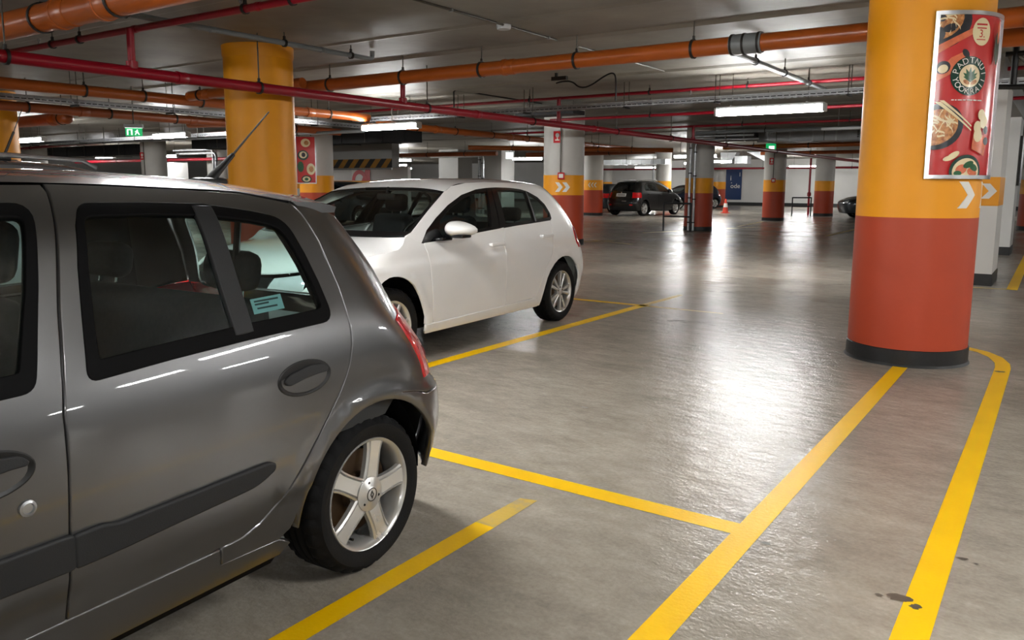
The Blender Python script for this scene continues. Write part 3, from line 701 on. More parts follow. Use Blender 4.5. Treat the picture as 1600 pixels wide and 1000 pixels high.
# conduits on columns
def riser_conduit(label, x, y, z0, z1, dx, r=.035, m='steel', n=2, gap=.11, L=1.6):
    t = thing('vertical_conduit', label, 'conduit', (x, y, z0), group='conduits climbing columns')
    for i in range(n):
        px = i * gap; zt = z1 - z0 - i * gap * .8
        pts = [(px, 0, 0), (px, 0, zt - .18)] + [(px + .18 * (1 - math.cos(a)) * (1 if dx > 0 else -1), 0, zt - .18 + .18 * math.sin(a)) for a in (.4, .8, 1.2, 1.57)] + [(px + dx, 0, zt)]
        G().tube(pts, r, 12).build('conduit', M[m], t)
        for k in range(4): G().lathe([(r, -.02), (r + .012, -.02), (r + .012, .02), (r, .02)], 12, 'Z', (px, 0, .25 + k * (zt - .6) / 3), closed_prof=True).build('collar', M['clamp'], t)
    return t
riser_conduit('pair of silver conduits climbing the middle column', -9.5, 23.33, .02, 2.86, 1.9, .04, gap=.15)
riser_conduit('bent steel conduit pair beside the grey square pillar', -23.0, 30.6, .02, 2.9, -3.2, .07, n=2, gap=.2)
riser_conduit('conduit bends beside the bright white far pillar', -31.3, 22.0, .02, 2.9, -3.0, .06, n=2, gap=.2)
riser_conduit('thin conduit pair on the column behind the black crossover', -18.6, 41.0 - .5, .02, 2.6, .8, .05, n=1)

def guard(label, x, y, rot):
    t = thing('guard_rail', label, 'rail', (x, y, 0), rot, 'pipe guard frames')
    for px in (-.42, .42): G().tube([(px, 0, 0), (px, 0, .84)], .03, 10).build('post', M['black'], t); G().box(px - .07, px + .07, -.07, .07, 0, .012).build('foot_plate', M['black'], t, 0)
    G().tube([(-.44, 0, .85), (.44, 0, .85)], .03, 10).build('top_bar', M['black'], t); G().tube([(-.42, 0, .45), (.42, 0, .45)], .024, 10).build('middle_bar', M['black'], t)
    return t
guard('black guard frame round the conduits of the middle column', -9.72, 22.95, .12)
guard('black guard frame beside the red standpipe', -10.05, 38.2, .5)

# alarm boxes, signs on columns
def alarm(label, c, R, ang, z, small_z):
    x, y = c[0] + R * math.cos(ang), c[1] + R * math.sin(ang); t = thing('alarm_box', label, 'alarm', (x, y, z), ang - math.pi / 2 + math.pi, 'red fire alarm points')
    G().rbox((0, -.035, 0), (.16, .07, .16), .012).build('case', M['sign_red'], t); G().box(-.05, .05, -.075, -.07, -.045, .045).build('face', M['white'], t, 0)
    G().tube([(-.02, -.012, .08), (-.02, -.012, CEIL - z - .25)], .014, 8).build('cable_tube', M['rod'], t)
    s = thing('fire_sign', label.replace('red alarm box', 'small red fire sign above the alarm box'), 'sign', (x + .10 * math.sin(ang), y - .10 * math.cos(ang), small_z), ang - math.pi / 2 + math.pi, 'small red fire signs')
    G().box(-.09, .09, -.02, .03, -.13, .13).build('plate', M['sign_red'], s, 0)
    g = G().box(-.05, .05, -.024, -.02, -.08, -.055).box(-.012, .012, -.024, -.02, -.055, 0); g.prism(ellipse(0, .04, .045, .05, 14), -.024, -.02, 'XZ'); g.build('pictogram', M['white'], s, 0)
alarm('red alarm box on the column beside the white hatchback', (-9.8, 16.35), .48, aC - .12, 1.60, 2.48)
alarm('red alarm box on the column with the lit green sign', (-9.64, 32.45), .42, math.atan2(-32.45, 9.64) - .1, 1.6, 2.35)
alarm('red alarm box on the column below the running man sign', (-27.2, 16.65), .435, math.atan2(-16.65, 27.2) - .75, 1.6, 2.35)

def exit_sign(label, x, y, z, rot, w, h, man=True):
    t = thing('exit_sign', label, 'sign', (x, y, z), rot, 'lit green exit signs')
    G().rbox((0, 0, h / 2 + .03), (w * 1.12, .1, .07), .01).build('housing', M['lamp_body'], t)
    G().box(-w / 2, w / 2, -.012, .012, -h / 2, h / 2).build('panel', M['exit_green'], t, 0)
    G().box(-w / 2, w / 2, -.03, .03, h / 2 - .01, h / 2 + .012).build('light_strip', M['exit_white'], t, 0)
    G().tube([(0, 0, h / 2 + .06), (0, 0, CEIL - z)], .012, 8).build('stem', M['rod'], t)
    s = .5 * h
    if man:
        G().box(-w * .40, -w * .08, -.016, -.012, -h * .36, h * .30).build('door_mark', M['exit_white'], t, 0)
        G().box(-w * .32, -w * .16, -.019, -.016, -h * .36, h * .20).build('door_gap', M['exit_green'], t, 0)
        g = G()
        g.prism(ellipse(w * .22, h * .2, h * .07, h * .07, 10), -.019, -.016, 'XZ')
        g.prism([(w * .06, -.34 * h), (w * .12, -.34 * h), (w * .2, -.08 * h), (w * .3, -.34 * h), (w * .36, -.32 * h), (w * .26, .02 * h), (w * .25, .12 * h), (w * .14, .12 * h), (w * .06, .0), (w * .09, -.03 * h), (w * .16, .04 * h)], -.019, -.016, 'XZ')
        g.build('running_figure', M['exit_white'], t, 0)
    else:
        g = G().box(-w * .2, w * .34, -.016, -.012, -h * .40, h * .02); g.build('pictogram', M['exit_white'], t, 0)
    return t
exit_sign('lit green running man exit sign at upper left', -14.66, 8.6, 2.36, .75, .30, .16)
exit_sign('lit green exit sign in front of a far column', -8.47, 27.9, 2.736, .3, .33, .31, False)
t = thing('exit_sign', 'small white lit sign left of the tall white column', 'sign', (-17.1, 24.6, 2.46), .6, 'lit green exit signs')
G().box(-.14, .14, -.05, .05, -.12, .12).build('panel', M['exit_white'], t, 0); G().tube([(0, 0, .12), (0, 0, CEIL - 2.46)], .01, 6).build('stem', M['rod'], t)

# ---------------------------------------------------------------- lamps
lamp_proto = None
def lamp(label, x, y, z=2.6, L=1.6, rot=0, drop=True, group='lit batten lamps'):
    global lamp_proto
    if lamp_proto is None:
        t = thing('batten_lamp', label, 'lamp', (0, 0, 0))
        G().rbox((0, 0, .045), (1.56, .12, .05), .012).build('housing', M['lamp_body'], t)
        pr = [(-.062, .022), (-.070, .0), (-.06, -.05), (-.03, -.072), (.03, -.072), (.06, -.05), (.070, 0), (.062, .022)]
        G().prism(pr, -.76, .76, 'YZ').build('diffuser', M['tube'], t, 60)
        for s in (-1, 1): G().rbox((s * .785, 0, -.010), (.04, .150, .13), .012).build('end_cap', M['lamp_body'], t)
        for s in (-1, 1): G().box(s * .55 - .015, s * .55 + .015, -.07, .07, .06, .085).build('bracket', M['steel'], t, 0)
        for s in (-1, 1): G().tube([(s * .55, 0, .08), (s * .55, 0, CEIL - 2.6)], .005, 6).build('hanger_wire', M['rod'], t)
        for q in (-.5, -.17, .17, .5): G().box(q - .01, q + .01, -.068, .068, .004, .03).build('clip', M['steel'], t, 0)
        lamp_proto = t; o = t
    else: o = copy_tree(lamp_proto)
    o.location = (x, y, z); o.rotation_euler = (0, 0, rot); o['label'] = label; o['group'] = group; o.scale = (L / 1.6, 1, 1)
    return o
lamp('long lit batten lamp below the cable tray at right of centre', -4.0, 12.96, L=1.74)
lamp('lit batten lamp below the red main pipe at centre left', -11.76, 12.55)
lamp('lit batten lamp just right of the running man sign', -18.7, 11.95, L=1.45)
lamp('lit batten lamp at the far left beside the yellow column', -24.1, 11.1, L=1.4)
lamp('small lit lamp above the other near the ramp beam', -27.7, 30.3, L=1.5)
lamp('lit lamp left of the tall white column', -20.65, 31.2, L=1.7)
lamp('lit lamp peeping out both sides of the middle column', -12.7, 31.7, L=1.9)
lamp('lower small lit lamp near the ramp beam', -42.0, 46.3)
lamp('small lit lamp under another right of the middle column', -14.6, 39.3)
lamp('lit lamp left of the middle column above a parked car', -16.5, 41.6, L=1.6)
lamp('small lit lamp in front of the back wall at right', -13.4, 51.3, L=2)
lamp('lit lamp at far left over the neighbouring car roof', -42.3, 21.0, L=2.2)
lamp('lit lamp right of the one over the neighbouring car roof', -36.6, 20.0, L=1.5)
lamp('lit lamp above the bright white far pillar', -33.0, 20.9, L=1.4)
lamp('lit lamp far beyond the black crossover roof', -24, 51)
lamp('lit lamp deep in the hall beyond the ramp beam', -35, 38)
for x, y in ((4.6, 12.4), (-4.2, 41.5), (3.6, 32)):  # unseen lamps, added for the light they give the hall
    lamp('unseen lit batten lamp added behind the big poster column or outside the picture', x, y, group='lit lamps hidden from view')
for x, y in ((-3.7, 2.7), (1.3, 1.9), (3.4, 6.4), (-11.2, -1.5), (-3.7, -4.8), (3.4, -4.8), (-12, -9), (-19, -2), (6.8, 7.5), (11, 3.2), (11, -4.8), (18.5, 3.2), (18.5, -4.8), (11, 13), (18.5, 13)):  # unseen lamps, several of them added to brighten foreground and car sides
    lamp('unseen lit batten lamp over the aisle outside the picture', x, y, group='lit lamps outside the picture')
t = thing('unlit_lamp', 'unlit batten lamp behind the long lit one', 'lamp', (-3.7, 19.0, 2.62))
G().rbox((0, 0, .04), (1.9, .12, .06), .012).build('housing', M['lamp_body'], t)
for s in (-1, 1): G().tube([(s * .6, 0, .07), (s * .6, 0, CEIL - 2.62)], .006, 6).build('hanger_wire', M['rod'], t)

# ---------------------------------------------------------------- posters
def curved_poster(label, cx, cy_, R, phi0, phi1, z0, z1, detail=True):
    """convex frame round a column; u runs along the arc, v upwards"""
    W = R * (phi1 - phi0); H = z1 - z0; t = thing('poster_frame', label, 'poster', (cx + R * math.cos((phi0 + phi1) / 2), cy_ + R * math.sin((phi0 + phi1) / 2), z0))
    ox, oy = t.location.x, t.location.y
    def wrap(u, v, d): a = phi0 + u / R; return (cx + (R + d) * math.cos(a) - ox, cy_ + (R + d) * math.sin(a) - oy, v)
    def bar(u0, u1, v0, v1, d0, d1, name, m):
        n = max(1, int(abs(u1 - u0) / .03)); g = G(); vs = []; fs = []
        for i in range(n + 1):
            u = u0 + (u1 - u0) * i / n; vs += [wrap(u, v0, d0), wrap(u, v0, d1), wrap(u, v1, d1), wrap(u, v1, d0)]
        for i in range(n):
            for k in range(4): fs.append((i * 4 + k, i * 4 + (k + 1) % 4, i * 4 + 4 + (k + 1) % 4, i * 4 + 4 + k))
        fs += [(0, 1, 2, 3), (n * 4 + 3, n * 4 + 2, n * 4 + 1, n * 4)]
        g.add(vs, fs).build(name, m, t, 30)
    bar(0, W, 0, H, -.02, .012, 'back_panel', M['p_red'])
    b = .028
    bar(0, b, 0, H, -.022, .03, 'frame_bar', M['alu']); bar(W - b, W, 0, H, -.022, .03, 'frame_bar', M['alu'])
    bar(b, W - b, 0, b, -.022, .03, 'frame_bar', M['alu']); bar(b, W - b, H - b, H, -.022, .03, 'frame_bar', M['alu'])
    layer = [.0128]
    clip = (b, W - b, b, H - b)
    def shapes(polys, name, m, sp=.03):
        layer[0] += .0005; d = layer[0]; g = G()
        for p in polys:
            p = [(min(max(x, clip[0]), clip[1]), min(max(y, clip[2]), clip[3])) for x, y in p]
            q = [p[0]]
            for a in p[1:]:
                if math.dist(a, q[-1]) > 1e-4: q.append(a)
            if math.dist(q[0], q[-1]) < 1e-4: q.pop()
            if len(q) < 3 or abs(area(q)) < 1e-6: continue
            P, T, _ = triangulate(q, (), sp); g.add([wrap(u, v, d) for u, v in P], [tuple(k) for k in T.tolist()])
        if g.v: g.build(name, m, t, 60)
    def text(s, cu, cv, size, name, m, circ=None):
        layer[0] += .0005; d = layer[0]; g = G()
        if circ is None:
            P, T = text_tris(s, size); g.add([wrap(cu + x, cv + y, d) for x, y in P], T)
        else:
            rad, a0, a1, up = circ
            for i, ch in enumerate(s):
                a = a0 + (a1 - a0) * i / max(1, len(s) - 1); r_ = a - math.pi / 2 if up else a + math.pi / 2
                P, T = text_tris(ch, size); px, py = cu + rad * math.cos(a), cv + rad * math.sin(a)
                g.add([wrap(px + x * math.cos(r_) - y * math.sin(r_), py + x * math.sin(r_) + y * math.cos(r_), d) for x, y in P], T)
        if g.v: g.build(name, m, t, 0)
    if detail:
        rnd = random.Random(3)
        def noodles(cu, cv, a, b_, n, rot=0):
            out = []
            for i in range(n):
                r0 = math.sqrt(rnd.random()) * .86; th = rnd.random() * 6.28; u, v = r0 * a * math.cos(th), r0 * b_ * math.sin(th); q = rnd.random() * 3.14; l = a * (.18 + .22 * rnd.random())
                uu, vv = cu + u * math.cos(rot) - v * math.sin(rot), cv + u * math.sin(rot) + v * math.cos(rot)
                pts = [(uu + l * (k - 2) / 2 * math.cos(q) + .1 * l * math.sin(k * 1.5) * math.sin(q), vv + l * (k - 2) / 2 * math.sin(q) - .1 * l * math.sin(k * 1.5) * math.cos(q)) for k in range(5)]
                w = .007; out.append([(x, y + w) for x, y in pts] + [(x, y - w) for x, y in pts[::-1]])
            return out
        # bowls: upper left, middle left, lower centre
        shapes([ellipse(.06, H - .10, .20, .16, 28, .6)], 'bowl_print', M['p_dark'])
        shapes([ellipse(.05, H - .08, .15, .11, 24, .6)], 'food_print', M['p_food'])
        shapes([ellipse(.10, H - .12, .05, .03, 12, .3), ellipse(.03, H - .16, .04, .05, 12), ellipse(.04, H - .05, .03, .025, 12)], 'food_dark_print', M['p_dark'])
        shapes(noodles(.06, H - .09, .12, .09, 12, .6), 'noodle_print', M['p_cream'])
        shapes([[(.03, H - .30), (.03, H - .24), (.20, H - .15), (.30, H - .10), (.27, H - .16), (.16, H - .22)]], 'chopstick_print', M['p_salmon'])
        # shrimp roll
        shapes([[(.03, H - .50), (.03, H - .43), (.12, H - .33), (.20, H - .29), (.24, H - .33), (.20, H - .40), (.10, H - .46)]], 'roll_print', M['p_salmon'])
        shapes([ellipse(.22, H - .30, .035, .022, 14, -.9), ellipse(.07, H - .40, .05, .045, 16, .6)], 'roll_end_print', M['p_dark'])
        shapes([ellipse(.07, H - .41, .035, .03, 14, .6)], 'roll_rice_print', M['p_cream'])
        # price disc
        shapes([ellipse(.335, H - .145, .080, .098, 32)], 'disc_print', M['p_cream'])
        pu = .335
        shapes([[(pu - .05, H - 0.100), (pu + .045, H - 0.098), (pu + .045, H - 0.086), (pu - .05, H - 0.088)], [(pu - .045, H - 0.124), (pu + .04, H - 0.122), (pu + .04, H - 0.114), (pu - .045, H - 0.116)],
                [(pu - .045, H - 0.204), (pu + .035, H - 0.202), (pu + .035, H - 0.196), (pu - .045, H - 0.198)]], 'price_text_lines', M['p_red'])
        text('3.', pu, H - 0.160, .078, 'price_figure', M['p_red'])
        # round emblem
        eu, ev = .262, .745; er = .140
        shapes([ellipse(eu, ev, er, er, 40)], 'emblem_disc', M['p_green']); shapes([ellipse(eu, ev, er * .58, er * .58, 32)], 'emblem_centre', M['p_cream'])
        leaves = [[(eu, ev - .045), (eu + math.cos(a) * l * .5 - math.sin(a) * .013, ev - .02 + math.sin(a) * l * .5 + math.cos(a) * .013), (eu + math.cos(a) * l, ev - .02 + math.sin(a) * l), (eu + math.cos(a) * l * .5 + math.sin(a) * .013, ev - .02 + math.sin(a) * l * .5 - math.cos(a) * .013)]
                  for a, l in ((1.571, .085), (1.1, .08), (2.04, .08), (.65, .07), (2.5, .07), (.25, .055), (2.9, .055))]
        for lf in leaves: shapes([lf], 'leaf_print', M['p_leaf'])
        shapes([ellipse(eu - .028, ev - .045, .026, .014, 14, -.5), ellipse(eu + .030, ev - .045, .026, .014, 14, .5)], 'hand_print', M['p_food'])
        text('PADTNUI', eu, ev, .062, 'emblem_lettering', M['white'], (er * .78, math.radians(165), math.radians(12), True))
        text('YOOKRAII', eu, ev, .058, 'emblem_lettering', M['white'], (er * .80, math.radians(195), math.radians(345), False))
        sl = .568
        shapes([[(eu - .125 + k, sl), (eu - .125 + k + l, sl), (eu - .125 + k + l, sl + .008), (eu - .125 + k, sl + .008)] for k, l in ((0, .018), (.025, .012), (.044, .03), (.08, .022), (.11, .045), (.162, .03), (.198, .04))], 'slogan_line', M['white'])
        # big noodle bowl on the left
        bu, bv = .06, .38
        shapes([ellipse(bu, bv, .18, .165, 32, .5)], 'bowl_print', M['p_dark']); shapes([ellipse(bu - .01, bv - .005, .155, .125, 28, .5)], 'food_print', M['p_food'])
        shapes(noodles(bu, bv, .13, .10, 30, .5), 'noodle_print', M['p_cream'])
        shapes([[(.03, .56), (.07, .56), (.30, .36), (.30, .35)], [(.06, .57), (.09, .57), (.30, .39), (.30, .38)]], 'chopstick_print', M['p_cream'])
        # drink and garnish on the right
        cu_ = .385
        shapes([[(cu_ - .07, .22), (cu_ + .06, .17), (cu_ + .09, .30), (cu_ - .06, .36)]], 'box_print', M['p_salmon'])
        shapes([ellipse(cu_ - .03, .38, .035, .045, 14), ellipse(cu_ + .03, .42, .04, .05, 14), ellipse(cu_ + .0, .47, .035, .04, 14), ellipse(cu_ - .02, .32, .04, .05, 14)], 'garnish_print', M['p_cream'])
        shapes([ellipse(cu_ + .07, .28, .03, .03, 12), ellipse(cu_ + .06, .36, .025, .03, 12)], 'garnish_dark_print', M['p_dark'])
        shapes([ellipse(.18, .17, .05, .022, 16, .6), ellipse(.15, .15, .04, .018, 14, .3)], 'prawn_print', M['p_cream'])
        # lower bowl
        shapes([ellipse(.287, .055, .128, .122, 32)], 'bowl_print', M['p_green']); shapes([ellipse(.287, .05, .108, .102, 32)], 'soup_print', M['p_cream'])
        shapes([ellipse(.245, .07, .045, .035, 14, .4), ellipse(.335, .05, .045, .03, 14, -.4)], 'prawn_print', M['p_salmon'])
        shapes([ellipse(.30, .105, .045, .024, 12, .4), ellipse(.345, .085, .04, .024, 12, -.5), ellipse(.22, .04, .03, .02, 12)], 'leaf_print', M['p_leaf'])
        shapes([ellipse(.50, H - .25, .035, .12, 24)], 'bottle_print', M['p_green']); shapes([ellipse(.505, H - .14, .012, .08, 16)], 'bottle_neck_print', M['p_salmon'])
    else:
        shapes([ellipse(W * .5, H * .84, W * .30, .10, 20), ellipse(W * .4, H * .6, W * .26, .11, 20), ellipse(W * .66, H * .26, W * .26, .10, 20)], 'bowl_print', M['p_cream'])
        shapes([ellipse(W * .38, H * .58, W * .22, .09, 16), ellipse(W * .25, H * .3, W * .15, .11, 16), ellipse(W * .5, H * .07, W * .28, .08, 20)], 'bowl_print', M['p_green'])
        shapes([ellipse(W * .38, H * .62, W * .12, .05, 14), ellipse(W * .5, H * .07, W * .17, .05, 14), ellipse(W * .5, H * .82, W * .16, .05, 14)], 'food_print', M['p_food'])
    return t
curved_poster('curved aluminium framed red food poster on the big yellow column', -.99, 7.19, .468, math.radians(-78), math.radians(4), 1.455, 2.66)
pj = thing('poster_frame', 'small hanging red food poster beside the white topped column', 'poster', (-16.55, 14.42, 1.42), math.radians(48))
G().box(-.24, .24, -.01, .02, 0, 1.2).build('back_panel', M['p_red'], pj, 0)
for a, b_, c, d in ((-.26, -.235, -.01, 1.21), (.235, .26, -.01, 1.21), (-.26, .26, -.02, .005), (-.26, .26, 1.195, 1.22)): G().box(a, b_, -.02, .022, c, d).build('frame_bar', M['alu'], pj, 0)
for k, (u, v, a, b_, m) in enumerate(((0, 1.04, .12, .11, 'p_cream'), (-.07, .72, .14, .13, 'p_green'), (-.07, .73, .10, .09, 'p_cream'), (-.06, .73, .05, .06, 'p_dark'), (-.14, .42, .08, .14, 'p_leaf'), (.12, .36, .11, .15, 'p_cream'), (.13, .36, .06, .08, 'p_food'),
                                      (0, .1, .13, .1, 'p_green'), (0, .1, .1, .07, 'p_cream'), (0, .1, .05, .04, 'p_leaf'), (.02, 1.04, .06, .06, 'p_food'))):
    g = G(); g.prism(ellipse(u, v, a, b_, 20), -.0125 - .001 * k, -.01, 'XZ'); g.build('dish_print', M[m], pj, 0)
for s in (-1, 1): G().tube([(s * .15, 0, 1.22), (s * .06, .02, 1.34), (s * .15, .02, 1.42)], .012, 6).build('hook', M['black'], pj)
G().tube([(0, .02, 1.3), (0, .02, CEIL - 1.42)], .012, 6).build('hanger_wire', M['black'], pj)
pn = thing('framed_notice', 'narrow dark framed notice on the farther white pillar', 'notice', (-.855, 19.75, 1.42), math.pi / 2)
G().box(-.36, .36, -.045, 0, 0, 1.0).build('frame', M['clamp'], pn, 0); G().box(-.31, .31, -.05, -.045, .05, .95).build('sheet', mat('grey violet poster print', (120, 118, 138), .3, vary=.3, scale=6), pn, 0)
bn = thing('blue_banner', 'dark blue banner with white script on the back wall', 'banner', (-19.35, 55.995, .4))
G().box(-1.3, .42, -.04, 0, 0, 2.25).build('sheet', M['navy_banner'], bn, 0)
g = G()
for s_, x0, z0, k in (('ode', -.02, .95, .46), ('i', -.36, 1.5, .5), ('l', .28, 1.75, .4), ('.', -.3, 1.3, .5)):
    P, T = text_tris(s_, k); g.add([(x + x0, -.046, y + z0) for x, y in P], T)
g.build('script', M['white'], bn, 0)
cn = thing('traffic_cone', 'small orange red traffic cone before the back wall', 'cone', (-14.2, 39.7, 0))
G().rbox((0, 0, .02), (.38, .38, .04), .012).build('base', M['cone'], cn); G().lathe([(.15, .04), (.035, .72), (.0, .72)], 20).build('body', M['cone'], cn); G().lathe([(.112, .30), (.079, .5)], 20, c=(0, 0, 0)).map(lambda x, y, z: (x * 1.02, y * 1.02, z)).build('reflective_band', M['white'], cn)
# triangular pipe brackets right of the poster
t = thing('pipe_bracket', 'black triangular pipe bracket right of the poster', 'bracket', (-.62, 11.2, 2.55))
G().tube([(0, 0, .65), (0, 0, 0)], .035, 8).build('strut', M['black'], t); G().tube([(0, 0, .38), (.45, .3, -.02)], .025, 8).build('brace', M['rod'], t); G().tube([(-.1, 0, .38), (.12, 0, .38)], .03, 8).build('brace', M['black'], t); G().tube([(-.3, -.2, 0), (.8, .4, 0)], .03, 8).build('arm', M['black'], t)
# ---------------------------------------------------------------- cars
class Shape:
    """plan-rounded body: half width by height, with superelliptic nose and tail"""
    def __init__(s, prof, yr, depr, yf, depf, nr=2.8, nf=2.6):
        s.X = Sm(prof); s.yr = Sm(yr); s.yf = Sm(yf); s.dr, s.df, s.nr, s.nf = depr, depf, nr, nf; s.flares = []; s.crease = []
    def side(s, y, z):
        y = np.asarray(y, float); z = np.asarray(z, float); X = s.X(z)
        a = np.clip((y - s.yr(z) + s.dr) / s.dr, 0, .9995); b = np.clip((s.yf(z) + s.df - y) / s.df, 0, .9995)
        x = X * (1 - a ** s.nr) ** (1 / s.nr) * (1 - b ** s.nf) ** (1 / s.nf)
        for (yc, zc, r, h, w) in s.flares:
            d = np.hypot(y - yc, z - zc); x = x + h * np.exp(-((d - r) / w) ** 2) * (z > zc - .15)
        for (z0, h, w) in s.crease: x = x + h * np.tanh((z - z0) / w)
        return x
    def rear(s, x, z):
        t = np.clip(np.abs(x) / s.X(z), 0, .9995); return s.yr(z) - s.dr + s.dr * (1 - t ** s.nr) ** (1 / s.nr)
    def front(s, x, z):
        t = np.clip(np.abs(x) / s.X(z), 0, .9995); return s.yf(z) + s.df - s.df * (1 - t ** s.nf) ** (1 / s.nf)
    def ylim(s, z, a=.8): return float(s.yr(z)) - s.dr + a * s.dr
    def ylimf(s, z, a=.8): return float(s.yf(z)) + s.df - a * s.df

TLIM = (1 - .8 ** 2.8) ** (1 / 2.8)

class Car:
    def __init__(s, root, sh, scale=(1, 1, 1), q=1.0):
        s.root, s.sh, s.sc, s.q = root, sh, scale, q
    def S(s, sg): return lambda y, z: np.array([sg * s.sh.side(y, z), y, z])
    def R(s): return lambda x, z: np.array([x, s.sh.rear(x, z), z])
    def Fr(s): return lambda x, z: np.array([x, s.sh.front(x, z), z])
    def side(s, name, outline, m, parent=None, sg=1, holes=(), off=0., sp=.06, thick=.022, bev=.003):
        return mesh_from(name, [panel_data(outline, s.S(sg), (sg, 0, 0), sp * s.q, holes, thick, bev, off)], M[m], parent or s.root, s.sc)
    def both(s, name, outline, m, holes=(), off=0., sp=.06, thick=.014, bev=.002, parents=(None, None)):
        return [s.side(name, outline, m, parents[k], sg, holes, off, sp, thick, bev) for k, sg in enumerate((1, -1))]
    def rear(s, name, outline, m, parent=None, holes=(), off=0., sp=.06, thick=.014, bev=.002):
        return mesh_from(name, [panel_data(outline, s.R(), (0, 1, 0), sp * s.q, holes, thick, bev, off)], M[m], parent or s.root, s.sc)
    def multi(s, name, parts, m, parent=None):
        """one piece made of several surface patches: (surface map, hint, outline, holes, off)"""
        return mesh_from(name, [panel_data(o, f, h, .06 * s.q, hl, .014, .002, of) for f, h, o, hl, of in parts], M[m], parent or s.root, s.sc)
    def loft(s, name, edge, cen, m, parent=None, pz=2.6, py=2.2, nu=28, nt=30, off=0., t0=-1., t1=1., u0=0., u1=1., skirt=.012, edge_in=0.):
        """panel between the two body sides: edge line on the side surface and centre line, both (y, z)"""
        E = np.array(edge, float); C = np.array(cen, float)
        def par(P): L = np.r_[0, np.cumsum(np.hypot(*np.diff(P, axis=0).T))]; return L / L[-1]
        ey, ez, cy2, cz = Sm(list(zip(par(E), E[:, 0]))), Sm(list(zip(par(E), E[:, 1]))), Sm(list(zip(par(C), C[:, 0]))), Sm(list(zip(par(C), C[:, 1])))
        def f(u, t):
            a = np.abs(t); Y, Z = ey(u), ez(u); xe = s.sh.side(Y, Z) - edge_in
            return np.array([t * xe, cy2(u) + (Y - cy2(u)) * a ** py, cz(u) + (Z - cz(u)) * a ** pz])
        nu = max(4, int(nu / s.q)); nt = max(6, int(nt / s.q)); uu = np.linspace(u0, u1, nu + 1); tt = np.linspace(t0, t1, nt + 1)
        tt = np.sign(tt) * np.abs(tt) ** .8 if t0 < 0 < t1 else tt
        U, T = np.meshgrid(uu, tt, indexing='ij'); U = U.ravel(); T = T.ravel(); V = f(U, T).T; e = 1e-3
        N = np.cross((f(U + e, T) - f(U - e, T)).T, (f(U, T + e) - f(U, T - e)).T)
        c = (slice(None)); N /= np.linalg.norm(N, axis=1)[:, None] + 1e-12
        if N[:, 2].sum() < 0: N = -N
        V = V + N * off; w = nt + 1; F = []
        for i in range(nu):
            for j in range(nt): F.append((i * w + j, i * w + j + 1, (i + 1) * w + j + 1, (i + 1) * w + j))
        a, b_, d = V[F[0][0]], V[F[0][1]], V[F[0][2]]
        if np.dot(np.cross(b_ - a, d - a), N[F[0][0]]) < 0: F = [q[::-1] for q in F]
        if skirt:
            lp = [j for j in range(w)] + [i * w + nt for i in range(1, nu + 1)] + [nu * w + j for j in range(nt - 1, -1, -1)] + [i * w for i in range(nu - 1, 0, -1)]
            k = len(V); m2 = len(lp); c0 = V.mean(0); O = V[lp] - c0; O[:, 2] = 0; O /= np.linalg.norm(O, axis=1)[:, None]
            V = np.vstack([V, V[lp], V[lp] - N[lp] * skirt]); N = np.vstack([N, O, O])
            F += [(k + i, k + (i + 1) % m2, k + m2 + (i + 1) % m2, k + m2 + i) for i in range(m2)]
        return mesh_from(name, [(V, F, N)], M[m], parent or s.root, s.sc)
    def g(s, g, name, m, parent=None, smooth=40, kind=None, label=None):
        sx, sy, sz = s.sc; return g.map(lambda x, y, z: (x * sx, y * sy, z * sz)).build(name, M[m], parent or s.root, smooth, kind, label)

def shift(c, d):
    """polyline running downwards, moved sideways by d (positive: to the rear)"""
    out = []
    for i in range(len(c)):
        a, b = c[max(i - 1, 0)], c[min(i + 1, len(c) - 1)]; ty, tz = b[0] - a[0], b[1] - a[1]; L = math.hypot(ty, tz)
        out.append((c[i][0] - tz / L * d, c[i][1] + ty / L * d))
    return out

